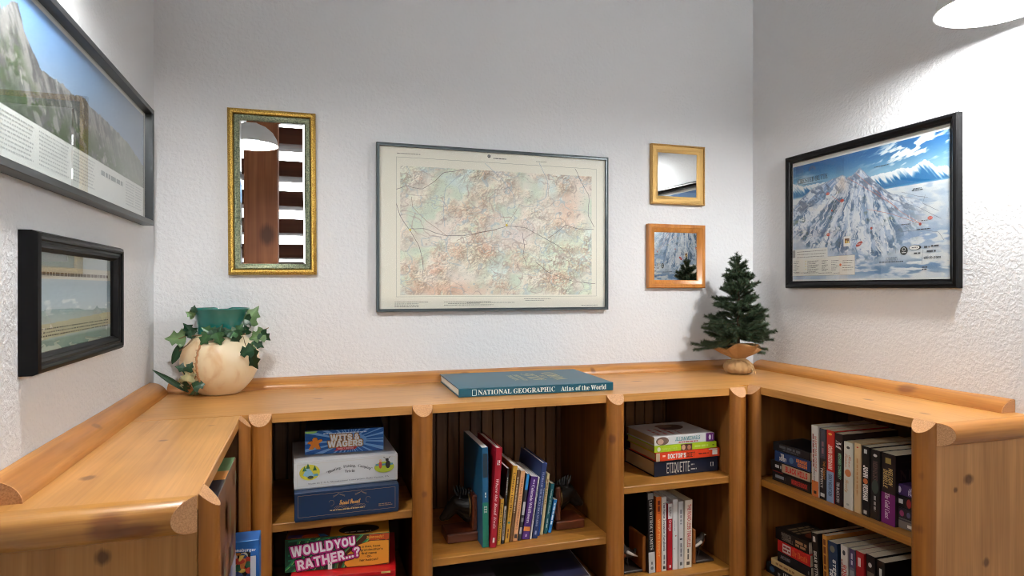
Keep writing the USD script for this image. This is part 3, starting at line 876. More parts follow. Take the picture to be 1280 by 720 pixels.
def ski(s, t):
    n1, n2 = fb(s, t, 7, 6, 4, 2), fb(s, t, 26, 20, 4, 8)
    c = mixc((150, 196, 222), (28, 98, 164), sstep(.72, .98, t + (n1 - .5) * .06))
    # clouds to the upper right
    a = (s - .5) * .85 - (t - .78) * 1.0
    cl = sstep(.50, .62, fb(s * .8 + t * .5, t - s * .45, 11, 26, 4, 15)) * np.exp(-(((s - .80) / .17) ** 2 + ((t - .885) / .075) ** 2) * .8)
    c = mixc(c, (232, 238, 242), np.clip(cl * 2.2, 0, 1))
    c = mixc(c, (214, 228, 238), np.exp(-(((s - .08) / .12) ** 2 + ((t - .83) / .07) ** 2)) * sstep(.4, .6, fb(s, t, 8, 26, 3, 19)) * .8)
    for R_, base in ((FAR, sk(560, 296)[1]), (FARL, sk(140, 345)[1])):
        top = np.interp(s, R_[:, 0], R_[:, 1], left=-1, right=-1) + (fb(s, t * 0, 60, 1, 3, 4) - .5) * .025
        d = top - t
        on = (d > 0) & (t > base - .06)
        m = mixc((238, 242, 246), (38, 116, 176), sstep(.02, .07, d + (fb(s + t * .55, t * .4, 52, 14, 3, 6) - .5) * .15))
        m = mixc(m, (226, 234, 240), sstep(base + .01, base - .02, t))
        c = np.where(on[..., None], m, c)
    # snowfields below
    g0 = sk(560, 300)[1]
    snow = mixc((226, 230, 234), (196, 210, 226), sstep(.45, .65, fb(s, t, 6, 9, 4, 27)))
    snow = mixc(snow, (160, 184, 212), sstep(.60, .75, fb(s, t, 9, 16, 4, 33)) * .7)
    c = np.where((t < g0 + (fb(s, t, 9, 1, 2, 3) - .5) * .02)[..., None], snow, c)
    # the mountain: faces, trees and trails falling from the peak
    top = np.interp(s, RIDGE[:, 0], RIDGE[:, 1], left=-1, right=-1) + (fb(s, t * 0, 70, 1, 3, 44) - .5) * .014
    d = top - t
    dx, dy = (s - PEAK[0]) * 1.35, PEAK[1] - t + .10
    ang, rad = np.arctan2(dx, dy), np.hypot(dx, dy)
    st = meshkit.fbm(np.stack([ang * 16 + n1 * 2, rad * 5, 0 * s + .3], -1), 4, 51)
    tr = np.abs(2 * meshkit.fbm(np.stack([ang * 11 + (n2 - .5) * 2.2, rad * 3.0, 0 * s + .3], -1), 2, 57) - 1)
    low = sstep(.10, .16, d)
    lower = sstep(.02, .09, t - (.15 + .16 * sstep(.15, 0.0, s) + .06 * np.sin(s * 9)))
    east = sstep(.92, .70, s + .25 * (.42 - t))
    face = mixc((200, 212, 230), (140, 168, 206), sstep(.42, .62, st))
    tree = sstep(.42, .54, fb(s, t, 17, 15, 3, 63) + (st - .5) * .8) * sstep(.06, .13, d) * lower
    face = mixc(face, (84, 114, 152), tree * .9)
    face = mixc(face, (70, 96, 104), sstep(.55, .7, fb(s, t, 20, 17, 3, 69)) * tree * .8)
    face = mixc(face, (148, 156, 126), sstep(.58, .7, fb(s, t, 6, 16, 3, 73)) * tree * .6)
    face = mixc(face, (234, 238, 244), sstep(.16, .05, tr) * lower * .95)
    tr2 = np.abs(2 * meshkit.fbm(np.stack([ang * 24 + (n2 - .5) * 3, rad * 6.0, 0 * s + .7], -1), 2, 83) - 1)
    face = mixc(face, (226, 232, 242), sstep(.16, .06, tr2) * lower * .8)
    face = mixc(face, (112, 140, 178), sstep(.55, .68, fb(s + t * .3, t, 46, 34, 3, 85)) * lower * .6)
    rock = sstep(.50, .62, fb(s + t * .6, t, 36, 22, 3, 81)) * (1 - low) * sstep(.0, .02, d)
    face = mixc(face, (96, 112, 142), rock * .75)
    sunny = np.exp(-((s - .38) / .035) ** 2) * sstep(.0, .03, d) * sstep(.16, .08, d)
    face = mixc(face, (236, 218, 206), sunny * .7)
    edge = sstep(.015, .0, np.abs(d)) * .35
    face = mixc(face, (90, 100, 120), edge)
    k = np.clip((d > 0) * np.clip(.25 + .75 * lower, 0, 1) * east, 0, 1)
    c = mixc(c, face, k)
    # blue gullies along the bottom
    gul = sstep(.46, .58, fb(s + t * .4, t, 9, 26, 4, 95)) * np.exp(-((t - .10 - .03 * np.sin(s * 7)) / .07) ** 2) * sstep(.33, .45, s)
    c = mixc(c, (104, 142, 186), gul * .95)
    c = mixc(c, (140, 168, 206), sstep(.42, .56, fb(s, t, 16, 30, 3, 99)) * np.exp(-((t - .29) / .09) ** 2) * sstep(.66, .78, s) * .9)
    c = mixc(c, (150, 176, 208), sstep(.5, .62, fb(s + t * .8, t, 10, 30, 3, 103)) * np.exp(-((t - .48) / .12) ** 2) * sstep(.62, .78, s) * .6)
    c = mixc(c, (112, 148, 192), sstep(.45, .6, fb(s + t, t, 22, 22, 3, 107)) * np.exp(-(((s - .45) / .1) ** 2 + ((t - .16) / .07) ** 2)) * .9)
    rim = (t > .962 + 0 * s) | (s < .006) | (s > .988) | (t < .018)
    return np.where(rim[..., None], np.array((232, 232, 230.)), c)


PM = at(M, SX0, SY0, 0.0065)
grid_print(t, "map_sheet", SW, SH, 540, 420, ski, PM)


def sp(x, y):
    q = sk(x, y)
    return (q[0] * SW, q[1] * SH)


def sline(pts, w_):
    return line2d([sp(*q) for q in pts], w_)


INKD, REDI = (52, 58, 72), (186, 70, 60)
L = []
L.append((unary_union([sline(q, 0.0011) for q in [[(372, 395), (455, 410), (570, 448)], [(430, 345), (500, 405), (575, 450)], [(300, 278), (400, 335), (480, 385)], [(240, 345), (278, 372)], [(330, 260), (430, 345)]]]), (206, 128, 110)))
L.append((unary_union([sline(q, 0.0009) for q in [[(352, 250), (400, 320), (445, 380)], [(380, 275), (470, 360), (560, 385), (650, 430)], [(150, 500), (200, 420), (235, 350)], [(190, 540), (235, 440), (270, 380)], [(500, 330), (560, 345), (600, 350)], [(430, 560), (380, 470)], [(480, 560), (470, 470)], [(590, 340), (580, 372), (640, 400)], [(500, 480), (560, 470), (640, 480), (660, 510)], [(580, 545), (578, 600)]]]), (120, 128, 146)))
L.append((unary_union([sg.Point(*sp(*q)).buffer(0.008) for q in []] + [sa.scale(sg.Point(*sp(*q)).buffer(0.006), 1.25, .8) for q in [(224, 337), (278, 362), (226, 490), (608, 427)]]), (200, 84, 76)))
L.append((unary_union([sa.rotate(sa.scale(sg.Point(*sp(342, 525)).buffer(0.008), 1.7, .75), 28), sa.scale(sg.Point(*sp(571, 450)).buffer(0.004), 1, 1), sg.Point(*sp(388, 466)).buffer(0.004), sg.Point(*sp(240, 400)).buffer(0.003)]), REDI))
x_, y_ = sp(342, 525)
L.append((unary_union([micro(x_ - .008, x_ + .008, y_, .0016, 5)] + [micro(sp(*q)[0] - .005, sp(*q)[0] + .005, sp(*q)[1], .0016, 6) for q in [(224, 337), (226, 490), (608, 427)]]), (240, 226, 220)))
# title with its arched mark
x_, y_ = sp(166, 281)
tx0, tx1 = sp(112, 290)[0], sp(224, 270)[0]
L.append((text2d("CRESTED BUTTE", (tx0 + tx1) / 2, y_, 0.0165, "serif", width=tx1 - tx0), INKD))
L.append((line2d([sp(130, 303), sp(205, 290)], 0.0010), INKD))
x_, y_ = sp(166, 246)
arcs = []
for r_ in (0.010, 0.013, 0.0158):
    arcs.append(line2d([(x_ + r_ * math.cos(a), y_ - .004 + r_ * math.sin(a)) for a in np.linspace(.15, math.pi - .15, 14)], .0013))
L.append((unary_union(arcs), (120, 112, 124)))
# legend
qa, qb = sp(90, 580), sp(326, 640)
L.append((rect2d(qa[0], qb[1], qb[0], qa[1]), (234, 232, 226)))
L.append((rect2d(qa[0], qb[1], qb[0], qa[1]).boundary.buffer(.0004), (150, 150, 150)))
qc, qd = sp(90, 548), sp(224, 578)
L.append((rect2d(qc[0], qd[1], qd[0], qc[1]), (232, 232, 230)))
qe, qf = sp(91, 550), sp(103, 577)
L.append((rect2d(qe[0], qf[1], qf[0], qe[1]), (150, 148, 150)))
rows = []
for k, (a, bq, v0, v1, n) in enumerate([(96, 118, 592, 632, 7), (148, 190, 590, 630, 9), (202, 225, 588, 626, 8), (238, 265, 588, 622, 6), (280, 322, 588, 622, 5), (110, 220, 556, 576, 3)]):
    for i in range(n):
        v = v0 + (v1 - v0) * i / max(n - 1, 1)
        xa, ya = sp(a, v)
        xb, _ = sp(bq, v)
        rows.append(micro(xa, xb - (i % 3) * .006, ya, .0017, 100 + k * 10 + i))
for a, bq in ((100, 150), (135, 190), (190, 240), (246, 270)):
    xa, ya = sp(a, 634)
    rows.append(micro(xa, sp(bq, 634)[0], ya, .0015, 300 + a))
L.append((unary_union(rows), (110, 110, 112)))
L.append((unary_union([rect2d(sp(140, v)[0], sp(140, v)[1] - .0014, sp(140, v)[0] + .004, sp(140, v)[1] + .0014) for v in (590, 600, 610, 620)]), (226, 206, 120)))
L.append((sg.Point(*sp(272, 603)).buffer(.0042), (222, 120, 84)))
# town sign, badges and sponsor lines
q = sp(297, 515)
L.append((rect2d(q[0] - .014, q[1] - .016, q[0] + .014, q[1] + .016), (236, 236, 236)))
L.append((rect2d(q[0] - .009, q[1] - .006, q[0] + .009, q[1] + .009), (120, 84, 60)))
L.append((unary_union([rect2d(q[0] - .006, q[1] - .006, q[0] - .001, q[1] + .003), rect2d(q[0] + .002, q[1] - .006, q[0] + .007, q[1])]), (240, 214, 130)))
q = sp(510, 550)
L.append((sg.Point(*q).buffer(.0125), (44, 48, 54)))
L.append((unary_union([sg.Point(q[0], q[1] + .0035).buffer(.0048).boundary.buffer(.0008), rect2d(q[0] - .007, q[1] - .0066, q[0] + .007, q[1] - .0042)]), (214, 216, 218)))
q = sp(552, 538)
L.append((sa.scale(sg.Point(*q).buffer(.007), 2.7, 1), (44, 48, 54)))
L.append((sa.scale(sg.Point(q[0] - .002, q[1]).buffer(.0062), 2.5, 1), (238, 238, 236)))
L.append((micro(q[0] - .010, q[0] + .009, q[1], .0028, 9, .05), (120, 116, 120)))
q = sp(464, 580)
L.append((text2d("COMMUNITY", q[0], q[1], .0105, "serif", width=.040), (110, 130, 160)))
L.append((micro(sp(418, 592)[0], sp(508, 590)[0], sp(460, 592)[1], .0028, 12, .05), (70, 80, 100)))
q = sp(616, 574)
L.append((text2d("skicb.com", q[0], q[1], .0078, "bold", width=sp(648, 574)[0] - sp(584, 574)[0]), INKD))
L.append((unary_union([micro(sp(586, 536)[0], sp(606, 536)[0], sp(590, 536)[1], .0052, 13, .05), micro(sp(612, 532)[0], sp(644, 532)[0], sp(612, 532)[1], .0044, 14, .05), micro(sp(596, 552)[0], sp(630, 552)[0], sp(600, 552)[1], .0046, 15, .05), micro(sp(548, 560)[0], sp(572, 560)[0], sp(550, 560)[1], .0044, 16, .05),
                       micro(sp(578, 612)[0], sp(598, 612)[0], sp(580, 612)[1], .003, 17, .05), micro(sp(578, 620)[0], sp(598, 620)[0], sp(580, 620)[1], .003, 18, .05), micro(sp(544, 318)[0], sp(576, 318)[0], sp(550, 318)[1], .0022, 19), micro(sp(540, 324)[0], sp(582, 324)[0], sp(550, 324)[1], .0022, 20),
                       micro(sp(400, 236)[0], sp(452, 226)[0], sp(425, 232)[1], .0024, 21), micro(sp(500, 452)[0], sp(535, 452)[0], sp(510, 452)[1], .0022, 22), micro(sp(560, 470)[0], sp(610, 470)[0], sp(570, 470)[1], .0024, 23), micro(sp(575, 437)[0], sp(600, 437)[0], sp(580, 437)[1], .002, 24)]), (66, 72, 84)))
put_print(t, "map_print", L, at(PM, 0, 0, 0.0001), INK_MATTE, step=0.00002, base=0.0001)
part(t, "glass", sheet(M, 0.0235, w - 0.0235, 0.0235, h - 0.0235, 0.0105, 0.0115), GLASS)

# --- big photograph in a deep metal frame on the left wall
fx = WL + .026
YB = np.mean([on_x(192.5, 133, fx)[1], on_x(190.5, 280, fx)[1]])
Z1 = np.mean([on_x(192.5, 133, fx)[2], on_x(60, 0, fx)[2]])
Z0 = np.mean([on_x(190.5, 280, fx)[2], on_x(0, 210, fx)[2]])
YA = YB - 1.06
w, h = YB - YA, Z1 - Z0
t, M = hang("framed_photograph", "wide mountain photograph in a deep charcoal metal frame on the left wall", "picture", (WL + 0.0005, YA, Z0), LEFTM)
part(t, "frame", placed(rail_frame(w, h, [(0, 0), (0, 0.027), (0.001, 0.028), (0.012, 0.028), (0.013, 0.027), (0.013, 0)]), M), DARK_METAL)
part(t, "backing", sheet(M, 0.0125, w - 0.0125, 0.0125, h - 0.0125, 0, 0.008), plain("card", (214, 208, 190)))
QW, QH = w - 0.026, h - 0.026


def pk(u, v):
    q = on_x(u, v, WL + 0.009)
    return ((q[1] - YA - 0.013) / QW, (q[2] - Z0 - 0.013) / QH)


CLIFF = np.array([(0, .7), (.06, .86), (.10, .80)] + [pk(*q) for q in [(-30, 10), (-5, -10), (2, 12), (14, 0), (22, 4), (30, 36), (40, 62), (52, 88), (64, 96), (78, 106), (92, 118), (104, 122), (118, 138), (140, 158), (162, 182), (178, 206)]])
TEXT_T = pk(90, 182)[1]


def cliffs(s, t):
    c = mixc((150, 174, 200), (96, 138, 188), sstep(.45, 1.0, t) * sstep(1.1, .3, s))
    c = mixc(c, (150, 166, 190), sstep(.55, 1.0, s) * .75)
    top = np.interp(s, CLIFF[:, 0], CLIFF[:, 1]) + (fb(s, t * 0, 60, 1, 3, 14) - .5) * .03
    d = top - t
    rock = mixc((146, 144, 142), (92, 92, 94), sstep(.38, .62, fb(s + t * .18, t * .35, 60, 26, 4, 22)))
    rock = mixc(rock, (186, 184, 180), sstep(.60, .7, fb(s + t * .12, t * .5, 46, 18, 3, 26)) * .8)
    rock = mixc(rock, (74, 92, 60), sstep(.10, .30, d) * sstep(.42, .55, fb(s, t, 34, 16, 4, 36)))
    rock = mixc(rock, (60, 78, 56), sstep(.30, .5, d) * .75)
    rock = mixc(rock, (150, 160, 150), sstep(.62, .86, s) * .75)
    c = np.where((d > 0)[..., None], rock, c)
    c = np.where((t < TEXT_T)[..., None], np.array((228, 230, 228.)), c)
    rim = (s < .012) | (s > .988) | (t < .04) | (t > .962)
    return np.where(rim[..., None], np.array((226, 226, 222.)), c)


PM = at(M, 0.013, 0.013, 0.0086)
grid_print(t, "photograph", QW, QH, 340, 150, cliffs, PM)
L = []
rows = []
for col, (s0, s1) in enumerate(((.03, .16), (.18, .31), (.33, .46), (.48, .60), (.82, .90), (.905, .965))):
    for i in range(9):
        rows.append(micro(s0 * QW, s1 * QW - (i % 4) * .004, (TEXT_T - .03 - i * (TEXT_T - .09) / 8.6) * QH, .0026, 400 + col * 10 + i))
L.append((unary_union(rows), (190, 193, 194)))
L.append((micro(.64 * QW, .80 * QW, (TEXT_T - .07) * QH, .010, 9, .02), (150, 158, 160)))
put_print(t, "caption_print", L, at(PM, 0, 0, 0.0002), INK_MATTE, step=0.00002, base=0.0001)
part(t, "glass", sheet(M, 0.0131, w - 0.0131, 0.0131, h - 0.0131, 0.0145, 0.0160), GLASS)

# --- small print in a moulded black frame below it
YA, YB = on_x(47, 380, fx)[1], on_x(155, 380, fx)[1]
Z1 = np.mean([on_x(49, 288, fx)[2], on_x(155, 310, fx)[2]])
Z0 = np.mean([on_x(155, 435, fx)[2], on_x(46, 471, fx)[2]])
w, h = YB - YA, Z1 - Z0
t, M = hang("framed_print", "small seaside print in a moulded black frame on the left wall", "picture", (WL + 0.0005, YA, Z0), LEFTM)
part(t, "frame", placed(rail_frame(w, h, [(0, 0), (0, 0.018), (0.003, 0.025), (0.009, 0.0275), (0.013, 0.026), (0.015, 0.0225), (0.019, 0.0225), (0.022, 0.020), (0.025, 0.0195), (0.0305, 0.012), (0.0305, 0)]), M), BLACK)
part(t, "backing", sheet(M, 0.012, w - 0.012, 0.012, h - 0.012, 0, 0.006), plain("card", (214, 208, 190)))
QW, QH = w - 0.058, h - 0.058


def beach(s, t):
    c = mixc((176, 190, 194), (152, 176, 190), sstep(.80, .66, t) * sstep(.3, .6, t))
    c = mixc(c, (206, 204, 190), ((t > .73) & (t < .86)) * 1.0)
    c = mixc(c, (192, 200, 200), sstep(.42, .30, t + (fb(s, t, 5, 20, 3, 3) - .5) * .05))
    c = mixc(c, (206, 196, 164), ((t > .12 + .05 * s) & (t < .27 + .06 * s)) * (1.0 + 0 * s))
    c = mixc(c, (122, 146, 128), sstep(.14, .10, t) * .6)
    c = mixc(c, (226, 230, 228), sstep(.56, .66, fb(s, t, 6, 10, 4, 8)) * ((t > .36) & (t < .52)) * .7)
    return c * (1 - .06 * (fb(s, t, 50, 60, 2, 5) - .5))[..., None]


PM = at(M, 0.029, 0.029, 0.0066)
grid_print(t, "print_sheet", QW, QH, 110, 110, beach, PM)
rows = [micro(.08 * QW, .95 * QW, .78 * QH, .006, 31, .05)] + [micro((.04 + .02 * i) * QW, .95 * QW, (.16 + .035 * i) * QH, .0022, 35 + i, .8) for i in range(3)]
put_print(t, "print_lettering", [(unary_union(rows), (112, 98, 84))], at(PM, 0, 0, 0.0002), INK_MATTE, step=0.00002, base=0.0001)
part(t, "glass", sheet(M, 0.0300, w - 0.0300, 0.0300, h - 0.0300, 0.0095, 0.0108), GLASS)

# ------------------------------------------------------------------ books
X, Y, Z = np.eye(3)


def book(name, label, O, R, U, h, t, wd, rgb, group=None, hard=False, pages=None, spine=None, front=None, cat="book", front_label=None):
    """O: the head of the spine's left (back cover) edge; R: from head to tail, U: through the thickness to the front cover; the pages run away from the spine."""
    O, R, U = (np.asarray(q, float) for q in (O, R, U))
    R, U = R / np.linalg.norm(R), U / np.linalg.norm(U)
    W = -np.cross(R, U)
    cs = [O + R * a * h + U * b * t + W * c * wd for a in (0, 1) for b in (0, 1) for c in (0, 1)]
    base = np.mean(cs, 0)
    base[2] = min(c[2] for c in cs)
    T = thing(name, label, cat, base, 0, group)
    O = O - base
    th, ov = (0.0024, 0.003) if hard else (0.0007, 0.0004)
    pr = sg.box(0, 0, t, wd)
    if hard:
        pr = unary_union([sg.box(0, 0.004, t, wd), sg.box(0.0006, 0.0, t - 0.0006, 0.005)]).buffer(0.0008).buffer(-0.0008)
    else:
        pr = sg.Polygon([(0.001, 0), (t - 0.001, 0), (t, 0.001), (t, wd), (0, wd), (0, 0.001)])
    pr = pr.difference(sg.box(th, th + 0.0008, t - th, wd + 1))
    part(T, "cover", placed(trimesh.creation.extrude_polygon(pr, h, engine="earcut"), frame3(O, U, W, R)), cover_mat(rgb), 30)
    e = 0.0001
    pg = box(th + e, t - th - e, th + 0.001, wd - ov, ov, h - ov)
    part(T, "pages", placed(pg, frame3(O, U, W, R)), pages or PAPER_EDGE, False)
    if spine:
        put_print(T, "spine_print", spine(h, t), frame3(O, R, U, -W))
    if front:
        put_print(T, "cover_print", front(wd, h), frame3(O + U * t + R * h, W, -R, U), label=front_label)
    return T


def sp_text(*items):
    """A spine print from fractions: ("r", r0, r1, u0, u1, rgb) a block, ("t", text, r, u, cap height, rgb, style, width or None) lettering, ("e", r, u, rr, ru, rgb) an ellipse."""
    def make(h, t):
        L = []
        for it in items:
            if it[0] == "r":
                _, r0, r1, u0, u1, c = it
                L.append((rect2d(max(r0 * h, .0003), max(u0 * t, 0.0004), min(r1 * h, h - .0003), min(u1 * t, t - 0.0004)), c))
            elif it[0] == "t":
                _, s, r, u, k, c, st, wf = it
                L.append((text2d(s, r * h, u * t, k * t, st, width=None if wf is None else wf * h), c))
            elif it[0] == "e":
                _, r, u, a, b, c = it
                L.append((sa.scale(sg.Point(r * h, u * t).buffer(1, 12), a * h, b * t), c))
            elif it[0] == "m":
                _, r0, r1, u, k, c, seed = it
                L.append((micro(r0 * h, r1 * h, u * t, k * t, seed, .1), c))
        return L
    return make


def upright(name, label, tl, bl, br, zb, wd, rgb, row="y", y0=None, **kw):
    """A standing book from the places of its spine's corners: top left, bottom left, bottom right."""
    if row == "y":
        f = lambda p: on_y(p[0], p[1], y0)
        A, W = X, Y
    else:
        f = lambda p: on_x(p[0], p[1], y0)
        A, W = -Y, X
    t3, l3, r3 = f(tl), f(bl), f(br)
    d = t3 - l3
    th = math.atan2(d @ A, t3[2] - zb)
    h = math.hypot(d @ A, t3[2] - zb)
    t = max((r3 - l3) @ A * math.cos(th) - 0.0008, 0.004)
    R = -A * math.sin(th) - Z * math.cos(th)
    U = A * math.cos(th) - Z * math.sin(th)
    corner = l3 if th < 0 else r3
    corner = np.array([corner[0], corner[1], zb + 0.0004])
    O = corner - R * h - (U * t if th >= 0 else 0)
    return book(name, label, O, R, U, h, t, wd, rgb, **kw)


# --- the leaning row on the middle shelf
G = "books leaning between the horse head bookends"
WHT, BLK, GLD = (232, 230, 224), (24, 24, 26), (206, 176, 96)


def mid(label, tl, bl, br, wd, rgb, **kw):
    bm = on_z((bl[0] + br[0]) / 2, (bl[1] + br[1]) / 2, SHZ_M)
    return upright("book", label, tl, bl, br, SHZ_M, wd, rgb, y0=max(bm[1], FY + 0.018), group=G, **kw)


mid("tall blue and green picture book at the left end of the leaning row", (602.5, 560), (603.5, 684), (611.5, 685), .215, (30, 92, 130), pages=WHITE_PAGES,
    spine=sp_text(("r", .55, 1, 0, 1, (34, 128, 104)), ("r", .06, .3, .12, .9, (30, 48, 62)), ("t", "III", .62, .5, .4, WHT, "bold", .07), ("m", .45, .5, .5, .2, WHT, 3)))
mid("tall red hardcover with white lettering beside the blue picture book", (620, 561), (612, 685.5), (620.3, 684.5), .20, (168, 20, 40), hard=True, pages=WHITE_PAGES,
    spine=sp_text(("t", "Where the Road Ends", .56, .5, .42, (236, 206, 206), "serif_italic", .50), ("m", .12, .17, .4, .16, WHT, 4), ("m", .12, .17, .65, .16, WHT, 5), ("m", .90, .95, .5, .3, WHT, 6)))
mid("short yellow guidebook with black lettering next to the red hardcover", (625.6, 624.5), (621, 682), (625.6, 681), .14, (226, 172, 66),
    spine=sp_text(("t", "Guide to Colorado", .5, .5, .5, BLK, "serif", .82)))
mid("black spined book standing behind the short yellow guidebook", (633.6, 586), (626.4, 680.8), (629.8, 679.6), .16, (26, 24, 26), pages=WHITE_PAGES,
    spine=sp_text(("m", .12, .35, .5, .35, (190, 180, 170), 8), ("r", .5, .95, .05, .95, (170, 160, 150)), ("m", .55, .9, .5, .4, (90, 84, 80), 9)))
mid("yellow spined book with small green badge in the leaning row", (641.5, 583), (630.3, 679.6), (636, 678.4), .165, (212, 160, 62), pages=WHITE_PAGES,
    spine=sp_text(("t", "Colorado Day Hikes", .38, .5, .5, (96, 60, 24), "serif", .58), ("e", .74, .5, .014, .3, (60, 130, 120)), ("m", .82, .95, .5, .3, (110, 70, 30), 11)))
mid("thin brown spined book between the yellow and peach books", (646.5, 588), (636.3, 678), (640.3, 677.2), .15, (116, 84, 56),
    spine=sp_text(("m", .1, .6, .5, .4, (200, 180, 150), 13),))
mid("peach spined trail guide in the leaning row", (651, 589.5), (640.8, 677.4), (646.6, 676.4), .155, (226, 170, 120), pages=WHITE_PAGES,
    spine=sp_text(("t", "THE GUIDE TO COLORADO HIKES", .46, .5, .42, (150, 70, 50), "sans", .75), ("r", .90, .96, .2, .8, (60, 50, 50))))
mid("thin book with a bright blue top and black and white photo spine", (658, 593), (647, 676.6), (651.2, 675.8), .15, (52, 52, 56), pages=WHITE_PAGES,
    spine=sp_text(("r", 0, .24, 0, 1, (40, 130, 190)), ("r", .42, .62, .1, .9, (196, 196, 196)), ("r", .66, .72, .2, .9, (150, 150, 150)), ("r", .8, .9, .1, .8, (180, 180, 182))))
mid("purple spined wildflower guide with orange band near its foot", (663.5, 597), (651.8, 675.8), (661.2, 674.2), .16, (76, 40, 116), pages=WHITE_PAGES,
    spine=sp_text(("t", "Colorado Wildflowers", .44, .5, .42, (232, 226, 236), "serif", .60), ("r", .80, .87, .05, .95, (226, 140, 70)), ("m", .05, .12, .5, .2, (200, 190, 220), 14), ("m", .92, .96, .5, .2, (200, 190, 220), 15)))
mid("thin white spined book between the purple and navy ones", (672.8, 597), (662.2, 674.4), (664.2, 674), .15, (226, 224, 218), pages=WHITE_PAGES,
    spine=sp_text(("m", .1, .7, .5, .4, (120, 120, 130), 16),))
mid("tall navy hardcover near the right of the leaning row", (677.5, 580), (665, 674.2), (671.8, 673), .19, (44, 62, 112), hard=True, pages=WHITE_PAGES,
    spine=sp_text(("t", "FLORA OF THE ROCKY MOUNTAINS", .48, .5, .36, (170, 180, 210), "serif", .72), ("m", .9, .95, .5, .3, (170, 180, 210), 17)))
mid("thin bright blue book just right of the tall navy hardcover", (679.5, 604), (672, 670.5), (674.4, 670), .14, (38, 84, 160),
    spine=sp_text(("m", .1, .6, .5, .4, (210, 220, 240), 18),))
mid("cream spined book with curled top edge right of the navy hardcover", (683.5, 593), (674.6, 669.4), (678.6, 668.6), .15, (220, 200, 152), pages=TAN_PAGES,
    spine=sp_text(("m", .08, .5, .5, .35, (150, 110, 70), 19),))
mid("teal spined field guide near the right end of the leaning row", (688.5, 605.5), (679, 668), (684, 667.2), .14, (26, 98, 108),
    spine=sp_text(("t", "Geology of Colorado", .36, .5, .42, (196, 220, 214), "serif", .5), ("m", .7, .9, .5, .3, (170, 200, 200), 20)))
mid("short blue booklet at the right end of the leaning row", (692, 625.5), (684.4, 666.8), (689, 666), .12, (36, 122, 186),
    spine=sp_text(("m", .1, .75, .5, .4, (220, 234, 244), 21),))


# --- horse head bookends
def blob(chain, ref=0.004, it=6):
    """One smooth body: hulls of spheres joined. chain: list of lists of (point, radius)."""
    parts_ = []
    for ch in chain:
        for (a, ra), (b, rb) in zip(ch[:-1], ch[1:]):
            sa_ = manifold3d.Manifold.sphere(ra, 20).translate(list(map(float, a)))
            sb_ = manifold3d.Manifold.sphere(rb, 20).translate(list(map(float, b)))
            parts_.append((sa_ + sb_).hull())
    m = parts_[0]
    for q in parts_[1:]:
        m = m + q
    m = m.refine_to_length(ref).to_mesh()
    tm = trimesh.Trimesh(m.vert_properties[:, :3], m.tri_verts)
    trimesh.smoothing.filter_taubin(tm, iterations=it)
    return tm


BRONZE = plain("dark_bronze", (38, 35, 33), 0.32, 0.6)
MAHOG = wood("mahogany", "x", (112, 54, 30), (74, 32, 18), rough=0.3, coat=0.5)


def horse_bookend(label, x, y, z, s):
    """s: -1 the head looks to the left, +1 to the right. x: the plate's outer face (against the books)."""
    t = thing("horse_head_bookend", label, "bookend", (x, y, z), 0, "horse head bookends")
    part(t, "base", box(0, s * 0.088, 0, 0.085, 0.0003, 0.026, 0.003), MAHOG)
    part(t, "upright_plate", box(0, s * 0.016, 0.004, 0.081, 0.026, 0.125, 0.004), MAHOG)
    P = lambda a, b, c=0.0: np.array([s * a, 0.042 + c, b])
    m = blob([[(P(.018, .088), .030), (P(.034, .092), .027), (P(.052, .098), .021)], [(P(.018, .062), .022), (P(.040, .082), .020)],
              [(P(.050, .096), .021), (P(.066, .088), .016), (P(.086, .066), .0105), (P(.092, .060), .0095)], [(P(.056, .084), .014), (P(.080, .060), .0085)],
              [(P(.046, .112, -.011), .005), (P(.043, .136, -.012), .0022)], [(P(.046, .112, .011), .005), (P(.043, .136, .012), .0022)]])
    part(t, "horse_head", m, BRONZE, True)
    mane = []
    for k in range(7):
        a = k / 6
        b0 = P(.050 - .032 * a, .118 + .004 * math.sin(a * 5) - .004 * a)
        mane.append(blob([[(b0, .006), (b0 + [s * (-.004 + .016 * (a - .2)) * -1, 0, .012], .0045), (b0 + [s * (.012 - .02 * a), 0, .026 - .008 * a], .0012)]], .003, 2))
    part(t, "mane", cat(*mane), BRONZE, True)
    eyes = [moved(trimesh.creation.icosphere(2, .0034), P(.064, .098, c * .0145)) for c in (-1, 1)]
    for q in eyes:
        part(t, "eye", q, BRONZE, True)
    ring = trimesh.creation.torus(.031, .0028, 28, 10)
    ring.apply_transform(trimesh.transformations.rotation_matrix(math.pi / 2, [0, 1, 0]))
    part(t, "collar", moved(ring, P(.020, .088)), plain("dull_brass", (120, 96, 58), .35, .8), True)
    return t


yb = on_z(600, 678, SHZ_M)[1] + .012
horse_bookend("dark horse head bookend facing left at the left end of the leaning books", on_y(602.5, 678, yb)[0] - 0.010, yb, SHZ_M, -1)
yb = on_z(697, 664, SHZ_M)[1]
horse_bookend("dark horse head bookend facing right at the right end of the leaning books", on_y(693, 664, yb)[0] + 0.007, yb, SHZ_M, 1)

# --- row on the lower right shelf
G = "books between the bird bookends"


def low(label, tl, bl, br, wd, rgb, **kw):
    return upright("book", label, tl, bl, br, SHZ_R2, wd, rgb, y0=FY + 0.045, group=G, **kw)


